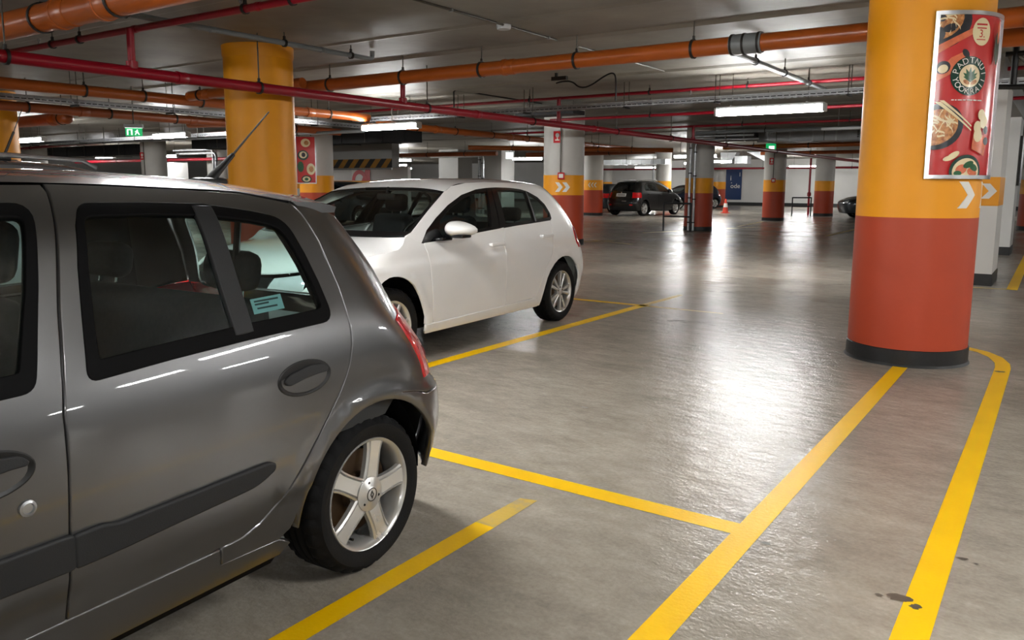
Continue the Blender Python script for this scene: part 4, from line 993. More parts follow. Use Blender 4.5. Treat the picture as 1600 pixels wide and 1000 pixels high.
def make_wheel(root, x, y, sg, r, rim, width, style, q=1.0):
    """wheel outer face at x (sign sg); rim mesh is the part, tyre, cap and disc are its pieces"""
    n = int(96 / q); w = width; o = G()
    # alloy: barrel, lip and spokes
    def L(prof, nn=n): o.lathe([(a, b) for a, b in prof], nn, 'X')
    L([(rim * .93, -w * .9), (rim * .90, -w * .5), (rim * .885, -.055), (rim * .91, -.02), (rim * .955, -.004), (rim * .985, -.001), (rim, -.006), (rim, -.014)])
    if style == 'five':
        L([(.064, -.045), (.064, -.014), (.058, -.009), (.03, -.007), (0, -.007)], 40)
        prof = [(-1, -.034), (-.98, -.017), (-.80, -.012), (-.72, -.020), (-.62, -.012), (.62, -.012), (.72, -.020), (.80, -.012), (.98, -.017), (1, -.034)]
        for k in range(5):
            a = math.radians(4 + 72 * k); rs = np.linspace(.05, rim * .95, 9); vs = []; fs = []
            for i, rr in enumerate(rs):
                u = i / 8; hw = .042 - .005 * math.sin(u * 3.1) + .006 * max(0, u - .8) * 5; dz = .010 * (u) ** 1.5 + (.0 if u < .85 else -.004 * (u - .85) / .15)
                for (p, d) in prof:
                    X, Yv, Z = d + .004 - dz * .6, rr, p * hw; vs.append((X, Yv * math.cos(a) - Z * math.sin(a), Yv * math.sin(a) + Z * math.cos(a)))
            m = len(prof)
            for i in range(8):
                for j in range(m - 1): fs.append((i * m + j, i * m + j + 1, (i + 1) * m + j + 1, (i + 1) * m + j))
            o.add(vs, fs)
    else:
        ns = 10
        L([(.062, -.05), (.060, -.02), (.045, -.014), (0, -.014)], 32)
        for k in range(ns):
            a = math.radians(18 + 360 / ns * k + (5 if k % 2 else -5)); rs = np.linspace(.045, rim * .955, 6); vs = []; fs = []
            for i, rr in enumerate(rs):
                u = i / 5; hw = .013 + .008 * u; d0 = -.012 - .004 * u
                for (p, d) in ((-1, -.03), (-.85, -.003), (-.2, .002), (.2, .002), (.85, -.003), (1, -.03)): X, Z = d0 + d, p * hw; vs.append((X, rr * math.cos(a) - Z * math.sin(a), rr * math.sin(a) + Z * math.cos(a)))
            for i in range(5):
                for j in range(5): fs.append((i * 6 + j, i * 6 + j + 1, i * 6 + 7 + j, i * 6 + 6 + j))
            o.add(vs, fs)
    flip = lambda g: g.map(lambda a, b, c: (a * sg, b, c))
    W = flip(o).build('wheel', M['alloy'], root, 35); W.location = (x, y, r)
    # tyre with tread grooves
    t = G(); tr = rim - .004
    prof = [(tr, -w + .012), (tr + .02, -w - .004), ((r + rim) / 2, -w - .012), (r - .022, -w - .002), (r - .004, -w + .02)]
    gx = np.linspace(-w + .02, -.022, 5)
    for i in range(4):
        a, b = gx[i], gx[i + 1]
        prof += [(r, a + .006), (r, b - .006)] + ([(r - .008, b - .0045), (r - .008, b + .0045)] if i < 3 else [])
    prof += [(r - .004, -.018), (r - .016, -.006), (r - .022, -.001), ((r + rim) / 2 + .01, .008), ((r + rim) / 2 - .002, .0085), (tr + .024, .004), (tr + .012, -.001), (tr + .004, -.004), (tr, -.010)]
    t.lathe(prof, int(120 / q), 'X'); m = len(prof)
    if q <= 1.0:   # sipes across the shoulders
        for i in range(120):
            if i % 4 == 0:
                for k, (rr, h) in enumerate(prof):
                    if rr >= r - .017 and abs(h + w / 2) > w * .22 and rr > r - .0075 or (rr == r - .016):
                        vi = i * m + k; v = t.v[vi]; f = 1 - .007 / r; t.v[vi] = (v[0], v[1] * f, v[2] * f)
    flip(t).build('tyre', M['tyre'], W, 30)
    d = G().lathe([(.05, -.075), (rim * .74, -.075), (rim * .74, -.09), (.05, -.09)], 40, 'X'); d.lathe([(.05, -.05), (.07, -.06), (.075, -.09)], 24, 'X'); flip(d).build('brake_disc', M['disc'], W, 30)
    b = G().lathe([(rim * .90, -w * .9), (0, -w * .9)], 32, 'X'); flip(b).build('wheel_back', M['dark'], W, 0)
    c = G().lathe([(0, .0045), (.022, .0045), (.026, .003), (.030, .0005), (.060, -.003), (.064, -.006)] if style == 'five' else [(0, -.008), (.026, -.008), (.030, -.012)], 40, 'X'); flip(c).build('hub_cap', M['alloy'], W, 50)
    if style == 'five':
        e = G()
        for i in range(3): aa = math.radians(100 + 120 * i); e.lathe([(0, .0002), (.0055, .0002), (.0055, -.004)], 10, 'X', (-.001, .044 * math.cos(aa), .044 * math.sin(aa)))
        flip(e).build('bolt_hole', M['dark'], W, 30)
        e = G().lathe([(.0215, .005), (.025, .0055), (.025, .003)], 28, 'X'); dm = [(-.009, 0), (0, .016), (.009, 0), (0, -.016)]; di = [(-.0045, 0), (0, .008), (.0045, 0), (0, -.008)]
        for i in range(4): j = (i + 1) % 4; e.prism([dm[i], dm[j], di[j], di[i]], .004, .0062, 'YZ')
        flip(e).build('badge', M['clamp'], W, 30)
        e = G().lathe([(0, 0), (.005, 0), (.005, -.02)], 8, 'X', (-.03, rim * .82 * math.cos(2.1 + 2.2), rim * .82 * math.sin(2.1 + 2.2))); flip(e).build('valve', M['black'], W, 30)
    else:
        e = G()
        for i in range(5): aa = math.radians(90 + 72 * i); e.lathe([(0, -.010), (.008, -.010), (.008, -.02)], 8, 'X', (0, .044 * math.cos(aa), .044 * math.sin(aa)))
        flip(e).build('wheel_bolt', M['clamp'], W, 30)
    return W

def cabin(c, ys_front, ys_rear, floor_z, w, belt, dash_y, roof=None):
    """seats, dashboard and steering wheel in dark cloth"""
    def seat(x, y, wd, name='seat', h=.60):
        o = c.g(G().rbox((x, y - .12, floor_z + .14), (wd, .52, .18), .06, 3), name, 'trimcloth')
        c.g(G().rbox((x, y + .20, floor_z + .16 + h / 2), (wd * .96, .15, h), .065, 3, -.2), 'backrest', 'trimcloth', o)
        return o
    def headrest(x, y, z, o, wd=.25, h=.17):
        c.g(G().rbox((x, y, z), (wd, .10, h), .045, 3, -.15), 'headrest', 'trimcloth', o)
        g = G()
        for s in (-1, 1): g.tube([(x + s * .055, y, z - h / 2 + .02), (x + s * .055, y - .02, z - h / 2 - .10)], .007, 8)
        c.g(g, 'headrest_post', 'chrome', o)
    for s in (-1, 1):
        o = seat(s * w * .47, ys_front, .47); headrest(s * w * .47, ys_front + .30, floor_z + .86, o)
    o = seat(0, ys_rear, w * 1.6, 'rear_bench', .50)
    for s in (-1, 1): headrest(s * w * .50, ys_rear + .29, floor_z + .74, o, .24, .14)
    c.g(G().rbox((0, dash_y, belt - .14), (w * 1.8, .36, .24), .07, 3).rbox((w * .47, dash_y + .14, belt - .03), (.34, .16, .09), .035, 2), 'dashboard', 'trimplast')
    sw = G(); a = math.radians(-28); ctr = Vector((w * .47, dash_y + .36, belt - .04))
    ring = [ctr + Vector((.185 * math.cos(k), .185 * math.sin(k) * math.sin(-a), .185 * math.sin(k) * math.cos(a))) for k in [2 * math.pi * i / 28 for i in range(28)]]
    sw.tube(ring, .016, 10, closed=True); sw.rbox(ctr, (.15, .05, .12), .02, 2, a); sw.rbox(ctr, (.33, .025, .035), .01, 1, a); sw.tube([ctr, ctr + Vector((0, -.25, -.08))], .03, 8); c.g(sw, 'steering_wheel', 'black')

def underbody(c, y0, y1, hw, ra, wheels, z0=.2, z1=.34):
    c.g(G().rbox((0, (y0 + y1) / 2, (z0 + z1) / 2), (2 * (hw - .22), y1 - y0, z1 - z0), .03), 'underbody', 'dark')
    for (yc, zc) in wheels:
        for s in (-1, 1):
            g = G(); g.lathe([(ra + .035, s * (hw - .30)), (ra + .035, s * (hw - .10))], 28, 'X', (0, yc, zc), math.radians(-4), math.radians(184)); g.lathe([(0, s * (hw - .30)), (ra + .035, s * (hw - .30))], 28, 'X', (0, yc, zc), math.radians(-4), math.radians(184))
            c.g(g, 'wheel_arch_liner', 'dark')

def oval_handle(c, sg, y, z, a, b, parent, rot=0):
    """dished oval with a pull bar"""
    sx = lambda yy, zz: c.sh.side(yy, zz)
    ring = ellipse(y, z, a, b, 32, rot)
    def fm(yy, zz):
        d = np.clip(1 - ((yy - y) / a) ** 2 - ((zz - z) / b) ** 2, 0, 1); lip = .004
        return np.array([sg * (sx(yy, zz) + lip - .016 * d * (zz < z + .012) - .004 * d), yy, zz])
    o = mesh_from('door_handle', [panel_data(ring, fm, (sg, 0, 0), .010, (), .012, .004, 0)], M['black'], parent, c.sc)
    bar = [(y - a * .80, z + b * .02), (y - a * .62, z + b * .32), (y + a * .2, z + b * .62), (y + a * .72, z + b * .52), (y + a * .90, z + b * .12), (y + a * .55, z + b * .14), (y - a * .1, z + b * .02), (y - a * .66, z - b * .22)]
    mesh_from('pull_bar', [panel_data(fillet(bar, .012, 3), c.S(sg), (sg, 0, 0), .015, (), .014, .004, .011)], M['moulding'], o, c.sc)
    return o

def rect_rear(sh, t, z0, z1, n=5):
    """outline between two heights up to a fraction of the half width"""
    zs = np.linspace(z0, z1, n); X = [float(sh.X(z)) * t for z in zs]
    return [(-x, z) for x, z in zip(X, zs)][::-1] + [(x, z) for x, z in zip(X, zs)]

# ---- the grey hatchback in front
clio_sh = Shape([(.15, .750), (.25, .778), (.34, .795), (.40, .806), (.55, .817), (.70, .818), (.80, .812), (.88, .800), (.93, .788), (1.05, .744), (1.2, .686), (1.33, .618), (1.40, .555)],
                [(.2, .56), (.3, .60), (.4, .628), (.5, .632), (.57, .624), (.62, .605), (.66, .566), (.7, .55), (.75, .534), (.8, .503), (.85, .462), (.9, .42), (.95, .39), (1.0, .369), (1.1, .329), (1.2, .27), (1.3, .203), (1.4, .12)], .42,
                [(.2, -3.12), (.5, -3.2), (.7, -3.15), (.85, -3.0), (1.0, -2.9), (1.4, -2.8)], .55)
clio_sh.flares = [(0, .285, .372, .012, .035), (-2.47, .285, .37, .012, .035)]
clio_sh.crease = [(.425, .004, .012)]

def build_clio():
    th = math.radians(3); ax = (math.cos(th), math.sin(th)); wx, wy, xl = -1.981, 1.979, .785
    root = thing('hatchback_car', 'graphite grey five door hatchback in the foreground at left', 'car', (wx - ax[0] * xl, wy - ax[1] * xl, 0), th)
    c = Car(root, clio_sh); sh = clio_sh
    GAP = [(-.962, 1.395), (-.958, 1.376), (-.995, 1.241), (-1.034, 1.096), (-1.067, .949), (-1.083, .857), (-1.089, .722), (-1.098, .571), (-1.107, .346)]
    gut = [(-.186, 1.341), (-.357, 1.371), (-.553, 1.383), (-.768, 1.393)]
    DR = [(-.182, 1.337), (-.158, 1.304), (-.124, 1.205), (-.099, 1.051), (-.096, .92), (-.104, .862), (-.125, .80), (-.151, .754), (-.19, .70), (-.267, .612), (-.368, .495), (-.436, .424), (-.512, .372), (-.574, .350), (-.646, .346)]
    win = fillet([(-.900, 1.346), (-.72, 1.345), (-.522, 1.337), (-.36, 1.312), (-.245, 1.286), (-.206, 1.172), (-.183, 1.078), (-.165, .952), (-.53, .944), (-.786, .934), (-1.013, .920), (-.993, 1.023), (-.958, 1.19), (-.930, 1.29)], [.03, 0, 0, 0, .07, 0, 0, .05, 0, 0, .03, 0, 0, 0])
    gl1 = fillet([(-.905, 1.317), (-.72, 1.317), (-.557, 1.309), (-.557, .984), (-.79, .974), (-.975, .964), (-.968, 1.02), (-.935, 1.19)], [.03, 0, .01, .01, 0, .01, 0, 0])
    gl2 = fillet([(-.508, 1.306), (-.37, 1.286), (-.268, 1.262), (-.232, 1.165), (-.208, 1.075), (-.196, .992), (-.508, .986)], [.01, 0, .06, 0, 0, .03, .01])
    rd_out = shift(GAP, .006)[::-1] + [(-.768, 1.390), (-.553, 1.380), (-.357, 1.367)] + shift(DR, -.005)
    FG = [(-2.02, .36), (-2.035, .55), (-2.02, .75), (-1.99, .90), (-1.965, .935)]
    fd_out = shift(GAP, -.006) + [(-1.9, .346), (-1.99, .352)] + FG + [(-1.78, 1.15), (-1.55, 1.335), (-1.44, 1.378), (-1.25, 1.392)]
    fwin = fillet([(-1.018, 1.350), (-1.07, 1.15), (-1.138, .925), (-1.55, .915), (-1.93, .935), (-1.77, 1.10), (-1.54, 1.28), (-1.42, 1.345)], [.05, 0, .03, 0, .03, 0, .05, .03])
    fgl = fillet([(-1.045, 1.322), (-1.095, 1.15), (-1.160, .968), (-1.55, .955), (-1.80, .965), (-1.74, 1.08), (-1.52, 1.262), (-1.42, 1.317)], [.03, 0, .01, 0, .02, 0, .04, .02])
    for sg in (1, -1):
        d = c.side('rear_door', rd_out, 'clio', None, sg, [win], sp=.045)
        c.side('window_seal', win, 'blacktrim', d, sg, [gl1, gl2], .003, .03, .02, .003)
        c.side('window_pane', gl1, 'glass', d, sg, (), -.006, .08, .004, .0); c.side('window_pane', gl2, 'glass', d, sg, (), -.006, .08, .004, .0)
        c.side('window_divider', [(-.565, 1.330), (-.505, 1.328), (-.500, .966), (-.560, .964)], 'moulding', d, sg, (), .007, .04, .012, .004)
        oval_handle(c, sg, -.330, .794, .108, .051, d)
        mo = fillet([(-1.089, .560), (-1.02, .562), (-.985, .551), (-.50, .561), (-.478, .553), (-.482, .540), (-.545, .514), (-1.0, .490), (-1.089, .488)], [.004, .01, .02, .01, .008, .008, .04, .02, .004])
        c.side('side_moulding', mo, 'moulding', d, sg, (), .016, .03, .02, .007)
        f = c.side('front_door', fd_out, 'clio', None, sg, [fwin], sp=.06)
        c.side('window_seal', fwin, 'blacktrim', f, sg, [fgl], .003, .03, .02, .003); c.side('window_pane', fgl, 'glass', f, sg, (), -.006, .1, .004, .0)
        oval_handle(c, sg, -1.275, .764, .108, .051, f)
        c.side('side_moulding', fillet([(-1.100, .564), (-1.95, .566), (-1.96, .50), (-1.100, .488)], .006), 'moulding', f, sg, (), .016, .04, .02, .007)
        lk = c.g(G().lathe([(.020, .0), (.019, .006), (.013, .008), (.011, .004), (0, .004)], 20, 'X', (float(sh.side(-1.19, .668)) - .001, -1.19, .668)).map(lambda x, y, z: (x * sg, y, z)), 'door_lock', 'steel', f)
        # rear wing with the wheel arch
        ar = arc(0, .285, .357, 186, 4, 30)
        yl = lambda z: sh.ylim(z)
        seam = [(.30, .600), (.20, .632), (.13, .645), (.085, .6475)]
        a_up = [p for p in arc(0, .285, .357, 76, 178, 18)]
        zs = [.63, .70, .78, .86, .94, 1.02, 1.1, 1.18, 1.26, 1.31]
        wing = shift(DR, .005) + [(-.646, .292), (-.43, .284), (-.395, .31), (-.372, .36)] + a_up[::-1] + [(.13, .649), (.20, .637), (.30, .611)] + [(yl(z), z) for z in (.615, .64, .66)]
        lampi = [(yl(.665), .665), (.285, .667), (.272, .718), (.235, .785), (.2, .845), (.165, .905), (yl(.945), .95)]
        wing += lampi[:-1] + [(yl(.96), .96)] + [(yl(z), z) for z in (1.02, 1.1, 1.18, 1.26)] + [(.03, 1.292), (-.05, 1.312), (-.13, 1.328)]
        # keep the outline single-valued at the rear edge
        c.side('rear_wing', wing, 'clio', None, sg, sp=.035)
        tl = lampi[1:-1] + [(yl(.94), .945)] + [(yl(z), z) for z in (.90, .85, .80, .75, .70, .67)]
        zz = [.67, .72, .78, .84, .90, .94]
        rx = [(sg * float(sh.X(z)) * TLIM, z) for z in zz] + [(sg * float(sh.X(z)) * .60, z) for z in zz[::-1]]
        c.multi('tail_lamp', [(c.S(sg), (sg, 0, 0), tl, (), .006), (c.R(), (0, 1, 0), rx, (), .006)], 'red_lens')
        bs = [(.085, .643)] + [(p[0], p[1] - .003) for p in seam[::-1]] + [(yl(z), z) for z in (.60, .5, .4, .32, .275)] + [p for p in arc(0, .285, .357, -1, 76, 14)]
        c.side('bumper_corner', bs, 'clio', None, sg, sp=.04)
        sill = [(-2.06, .338), (-.66, .338), (-.655, .288), (-.43, .278), (-.39, .255), (-.42, .225), (-2.1, .225)]
        c.side('sill', sill, 'clio', None, sg, sp=.06); c.side('sill_lower', [(-2.1, .222), (-.42, .222), (-.44, .195), (-2.1, .195)], 'blacktrim', None, sg, (), -.012, .08)
        fa = arc(-2.47, .285, .357, 4, 176, 26)
        yf = lambda z: sh.ylimf(z)
        fw = [(p[0] - .006, p[1]) for p in FG] + [(-2.10, .955), (-2.3, .925), (-2.6, .87), (yf(.80), .80)] + [(yf(z), z) for z in (.72, .66)] + [(-2.75, .60)] + fa[::-1][0:0] + arc(-2.47, .285, .357, 130, 8, 20) + [(-2.08, .345)]
        c.side('front_wing', fw, 'clio', None, sg, sp=.07)
        fb = arc(-2.47, .285, .357, 176, 131, 8) + [(-2.76, .596)] + [(yf(z), z) for z in (.64, .5, .35, .24)] + [(-2.82, .24)]
        c.side('front_bumper_corner', fb, 'clio', None, sg, sp=.08)
        # mirror
        mr = c.g(G().rbox((sg * .90, -1.93, 1.0), (.19, .10, .13), .04, 3).tube([(sg * .76, -1.93, .95), (sg * .86, -1.93, .97)], .03, 10), 'door_mirror', 'black')
        c.side('door_trim', [(-2.0, .30), (-.3, .42), (-.2, .90), (-1.9, .90)], 'trimplast', None, sg, (), -.09, .25, 0)
        c.side('inner_pillar', [(-1.13, .9), (-1.02, 1.37), (-.96, 1.37), (-1.06, .9)], 'trimplast', None, sg, (), -.055, .2, 0)
        c.side('inner_quarter', [(-.16, .55), (-.175, 1.0), (-.21, 1.15), (-.26, 1.29), (-.2, 1.33), (.02, 1.28), (.12, 1.0), (.2, .7), (.1, .56)], 'trimplast', None, sg, (), -.05, .2, 0)
    roof_e = [(-1.44, 1.372), (-1.25, 1.396), (-.954, 1.400), (-.768, 1.395), (-.553, 1.385), (-.357, 1.372), (-.186, 1.344), (-.06, 1.327), (.02, 1.307)]
    roof_c = [(-1.46, 1.408), (-1.2, 1.432), (-.95, 1.442), (-.7, 1.441), (-.5, 1.434), (-.25, 1.416), (-.05, 1.392), (.06, 1.372), (.12, 1.358)]
    c.loft('roof', roof_e, roof_c, 'clio', nu=36, nt=36, skirt=.02)
    c.loft('headlining', roof_e, roof_c, 'trimplast', nu=10, nt=12, off=-.035, skirt=0)
    c.loft('windscreen', [(-2.03, .965), (-1.75, 1.19), (-1.45, 1.367)], [(-2.25, .955), (-1.85, 1.21), (-1.47, 1.404)], 'glass_clear', skirt=0)
    c.loft('bonnet', [(-2.06, .95), (-2.3, .925), (-2.6, .87), (-2.9, .78), (-3.0, .74)], [(-2.27, .945), (-2.5, .925), (-2.8, .87), (-3.05, .78), (-3.16, .70)], 'clio')
    c.multi('front_bumper', [(c.Fr(), (0, -1, 0), rect_rear(sh, .75, .24, .66), (), 0)], 'clio')
    for sg in (1, -1): c.multi('headlamp', [(c.Fr(), (0, -1, 0), [(sg * .34, .62), (sg * .62, .63), (sg * .60, .80), (sg * .4, .76)], (), .012)], 'clear_lens')
    # tailgate
    rw = fillet([(-.555, .925), (.555, .925), (.43, 1.275), (-.43, 1.275)], .05)
    tg = c.rear('tailgate', [(-x, z) for x, z in [(float(sh.X(z)) * t, z) for z, t in ((1.31, .74), (1.2, .755), (1.05, .757), (.95, .757), (.945, .60), (.8, .59), (.67, .59), (.65, .6))]] + [(float(sh.X(z)) * t, z) for z, t in ((.65, .6), (.67, .59), (.8, .59), (.945, .60), (.95, .757), (1.05, .757), (1.2, .755), (1.31, .74))], 'clio', None, [rw])
    c.rear('rear_window', rw, 'glass', tg, (), -.006, .1, .004, 0)
    c.rear('number_plate', [(-.26, .70), (.26, .70), (.26, .81), (-.26, .81)], 'plate', tg, (), .01)
    rb_ = c.rear('rear_bumper', rect_rear(sh, .757, .25, .625), 'clio')
    c.rear('bumper_strip', rect_rear(sh, .6, .44, .50), 'moulding', rb_, (), .012)
    # spoiler lip over the rear window
    sp_ = G(); vs = []; fs = []; n = 16
    for i in range(n + 1):
        t = -1 + 2 * i / n; x = t * .622; k = abs(t) ** 2.2; y0 = .11 - .19 * k; z0 = 1.360 - .035 * k; ye = .215 - .185 * k; ze = 1.325 - .006 * k
        vs += [(x, y0 - .10, z0 + .020 - .004 * k), (x, y0 + .02, z0 + .010), (x, ye, ze), (x, ye - .010, ze - .020), (x, y0 - .03, z0 - .026)]
    for i in range(n):
        for j in range(5): fs.append((i * 5 + j, i * 5 + (j + 1) % 5, i * 5 + 5 + (j + 1) % 5, i * 5 + 5 + j))
    fs += [(0, 1, 2, 3, 4), tuple(n * 5 + j for j in (4, 3, 2, 1, 0))]
    c.g(sp_.add(vs, fs), 'rear_spoiler', 'clio', None, 50)
    # aerial
    a = c.g(G().rbox((0, -.02, 1.405), (.06, .14, .035), .014, 2), 'antenna', 'black')
    c.g(G().tube([(0, -.03, 1.40), (0, .10, 1.515)], [.022, .009], 10), 'antenna_foot', 'black', a)
    c.g(G().tube([(0, .10, 1.515), (0, .293, 1.697)], [.005, .003], 8), 'antenna_rod', 'rod', a)
    for y, x in ((0, .785), (-2.47, .785)):
        for sg in (1, -1): make_wheel(root, sg * x, y, sg, .287, .207, .185, 'five', 1 if (sg > 0 and y == 0) else 2)
    underbody(c, -3.0, .45, .80, .345, [(0, .287), (-2.47, .287)])
    cabin(c, -1.32, -.52, .36, .74, .93, -1.95)
    c.g(G().rbox((0, .0, .865), (1.2, .42, .03), .01), 'parcel_shelf', 'trimplast')
    # toy and belt hanging at the rear window, and the pale sticker
    c.side('sticker', [(-.465, 1.012), (-.345, 1.016), (-.345, 1.060), (-.465, 1.056)], 'sticker', None, 1, (), -.010, .05, .002, 0)
    for (a0, a1, z) in ((-.455, -.36, 1.045), (-.455, -.40, 1.036), (-.45, -.37, 1.024)): c.side('sticker_print', [(a0, z), (a1, z + .0015), (a1, z + .007), (a0, z + .005)], 'ink', None, 1, (), -.0085, .05, 0, 0)
    c.g(G().tube([(.40, -.22, 1.27), (.46, -.30, 1.02), (.55, -.28, .92)], .012, 6).rbox((.46, -.30, 1.0), (.03, .05, .035), .008), 'seat_belt', 'black')
    return root
build_clio()

# ---- the white hatchback and its scaled relatives
def golf_shape():
    sh = Shape([(.15, .835), (.25, .872), (.40, .888), (.60, .897), (.75, .893), (.88, .876), (.96, .850), (1.05, .815), (1.2, .742), (1.32, .674), (1.40, .608), (1.45, .53)],
               [(.2, .60), (.3, .643), (.4, .69), (.5, .722), (.6, .715), (.7, .683), (.8, .635), (.9, .597), (1, .563), (1.1, .512), (1.2, .449), (1.3, .361), (1.4, .24)], .45,
               [(.2, -3.36), (.4, -3.44), (.6, -3.46), (.75, -3.38), (.85, -3.2), (1.0, -3.0), (1.45, -2.9)], .62)
    sh.flares = [(0, .31, .385, .008, .03), (-2.62, .31, .40, .008, .03)]; sh.crease = [(.792, -.004, .012)]
    return sh

def build_hatch(name, label, loc, th, body, wheel_r=.31, scale=(1, 1, 1), q=1.0, rails=False, badge=False, dark=False, plate=False, lit=False, lamp_in=.52):
    sh = golf_shape(); root = thing(name, label, 'car', loc, th); c = Car(root, sh, scale, q)
    gm = 'glass_dark' if dark else 'glass_mid'
    DLO = [(-2.257, .946), (-2.138, 1.035), (-1.97, 1.124), (-1.738, 1.224), (-1.477, 1.308), (-1.218, 1.355), (-1.037, 1.369), (-.861, 1.374), (-.628, 1.369), (-.456, 1.355), (-.344, 1.330), (-.213, 1.276), (-.138, 1.205), (-.107, 1.115), (-.118, 1.064), (-.162, 1.042), (-.544, 1.029), (-1.013, 1.010), (-1.441, .986), (-1.954, .950), (-2.237, .940)]
    g1 = fillet([(-1.252, 1.022), (-1.062, 1.336), (-1.218, 1.332), (-1.46, 1.286), (-1.72, 1.203), (-1.93, 1.105), (-1.985, 1.03), (-1.96, .978), (-1.60, 1.0)], [.01, .01, 0, 0, 0, .02, 0, .01, 0])
    g2 = fillet([(-.985, 1.040), (-.885, 1.347), (-.628, 1.344), (-.415, 1.330), (-.468, 1.060)], [.01, .01, 0, .01, .01])
    g3 = fillet([(-.425, 1.064), (-.362, 1.318), (-.225, 1.258), (-.158, 1.195), (-.130, 1.115), (-.145, 1.075)], [.01, .03, .02, 0, 0, .03])
    MID = [(-1.030, 1.007), (-1.060, .96), (-1.090, .863), (-1.092, .707), (-1.094, .469), (-1.090, .306)]
    RD = [(-.150, 1.040), (-.185, .95), (-.218, .828), (-.262, .711), (-.330, .64), (-.395, .56), (-.445, .47), (-.476, .42), (-.533, .352), (-.58, .325), (-.626, .310)]
    FD = [(-2.225, .937), (-2.205, .86), (-2.198, .78), (-2.183, .613), (-2.165, .45), (-2.156, .295)]
    ra = [(-.454, .222), (-.425, .32), (-.391, .411), (-.355, .49), (-.305, .556), (-.23, .616), (-.15, .656), (-.075, .677), (0, .683), (.075, .676), (.143, .655), (.205, .615), (.26, .564), (.305, .50), (.339, .427), (.335, .35), (.309, .282)]
    fa = [(-2.255, .222), (-2.253, .356), (-2.27, .41), (-2.298, .474), (-2.33, .53), (-2.366, .578), (-2.41, .628), (-2.466, .669), (-2.52, .696), (-2.584, .713), (-2.64, .718), (-2.699, .714), (-2.764, .692), (-2.83, .65), (-2.90, .58), (-2.95, .50), (-2.975, .42), (-2.97, .34), (-2.95, .28)]
    yl = lambda z: sh.ylim(z); yf = lambda z: sh.ylimf(z)
    belt = [(-.162, 1.039), (-.544, 1.026), (-1.013, 1.007)]
    crease = [(-1.70, 1.337), (-1.56, 1.383), (-1.3, 1.412), (-.98, 1.422), (-.5, 1.416), (-.1, 1.398), (.1, 1.372)]
    wsr = [(-2.405, 1.006), (-2.336, 1.026), (-2.212, 1.092), (-1.983, 1.208), (-1.70, 1.337)]
    lampz = [.745, .80, .86, .92, .965]
    for sg in (1, -1):
        c.side('window_frame', DLO, 'gloss_black', None, sg, [g1, g2, g3], -.002, .05, .02, .003)
        for gg, nm in ((g1, 'front_window'), (g2, 'rear_door_window'), (g3, 'quarter_window')): c.side(nm, gg, gm, None, sg, (), -.007, .1, .004, 0)
        for pil in ([(-1.235, 1.014), (-1.048, 1.352), (-.985, 1.356), (-1.115, 1.012)], [(-1.095, 1.012), (-.975, 1.356), (-.898, 1.358), (-1.005, 1.016)]): c.side('pillar_trim', pil, 'gloss_black', None, sg, (), .003, .05, .008, .002)
        c.side('window_divider', [(-.462, 1.044), (-.395, 1.338), (-.380, 1.336), (-.440, 1.045)], 'black', None, sg, (), .004, .05, .008, .002)
        fd = shift(FD, .006)[::-1] + [(-2.0, .944), (-1.954, .948), (-1.441, .983), (-1.1, 1.003)] + shift(MID, -.006)
        d = c.side('front_door', fd, body, None, sg)
        rd = shift(MID, .006)[::-1] + [(-.8, 1.016), (-.544, 1.026)] + shift(RD, -.006)
        e = c.side('rear_door', rd, body, None, sg)
        for par, y, z in ((d, -1.232, .873), (e, -.345, .902)):
            hz = float(sh.side(y, z)); hm = 'black' if dark and False else body
            c.g(G().rbox((sg * (hz + .030), y, z), (.018, .215, .032), .008, 2).rbox((sg * (hz + .014), y - .09, z), (.04, .03, .026), .008).rbox((sg * (hz + .014), y + .09, z), (.04, .03, .026), .008), 'door_handle', hm, par)
            c.side('handle_recess', ellipse(y - .01, z - .006, .07, .036, 20), body, par, sg, (), .0012, .03, .001, .002)
        # side frame: windscreen pillar, cant rail, rear wing
        rear_top = [(yl(1.36) - .02, 1.362), (yl(1.30), 1.30), (yl(1.2), 1.2), (yl(1.1), 1.1), (yl(1.0), 1.0), (yl(.97), .97)]
        lampi = [(.285, .962), (.262, .92), (.258, .86), (.275, .80), (.31, .752), (yl(.742), .740)]
        bump = [(yl(.70), .70), (.40, .70), (.33, .655), (.285, .60), (.262, .566)]
        wing = [(-2.252, .945)] + wsr + crease[1:] + rear_top + lampi + bump + ra[::-1][5:] + [(-.50, .222), (-.52, .300), (-.60, .303)] + shift(RD, .006)[::-1] + DLO[::-1][6:7][0:0] + [(p[0] + .004, p[1] - .001) for p in [(-.118, 1.060)]] + [(-.103, 1.115), (-.133, 1.208), (-.209, 1.280), (-.341, 1.335), (-.455, 1.360), (-.628, 1.374), (-.861, 1.379), (-1.037, 1.374), (-1.218, 1.360), (-1.479, 1.313), (-1.740, 1.229), (-1.973, 1.129), (-2.142, 1.040)]
        c.side('side_frame', wing, body, None, sg, sp=.05)
        tl = lampi[:-1] + [(yl(.745), .745)] + [(yl(z), z) for z in (.80, .86, .92, .962)]
        rx = [(sg * float(sh.X(z)) * TLIM, z) for z in lampz] + [(sg * float(sh.X(z)) * lamp_in, z) for z in lampz[::-1]]
        c.multi('tail_lamp', [(c.S(sg), (sg, 0, 0), tl, (), .006), (c.R(), (0, 1, 0), rx, (), .006)], 'red_lens')
        c.side('bumper_corner', [(.268, .566), (.290, .596), (.336, .65), (.402, .693), (yl(.69), .693)] + [(yl(z), z) for z in (.6, .5, .4, .3, .24)] + [(.33, .22), (.312, .285)] + [(p[0] + .002, p[1]) for p in ra[::-1][1:5]], body, None, sg, sp=.05)
        c.side('sill', [(-2.253, .222), (-2.254, .289), (-2.17, .290), (-1.09, .300), (-.62, .302), (-.53, .297), (-.505, .222)], body, None, sg, (), .007, .07)
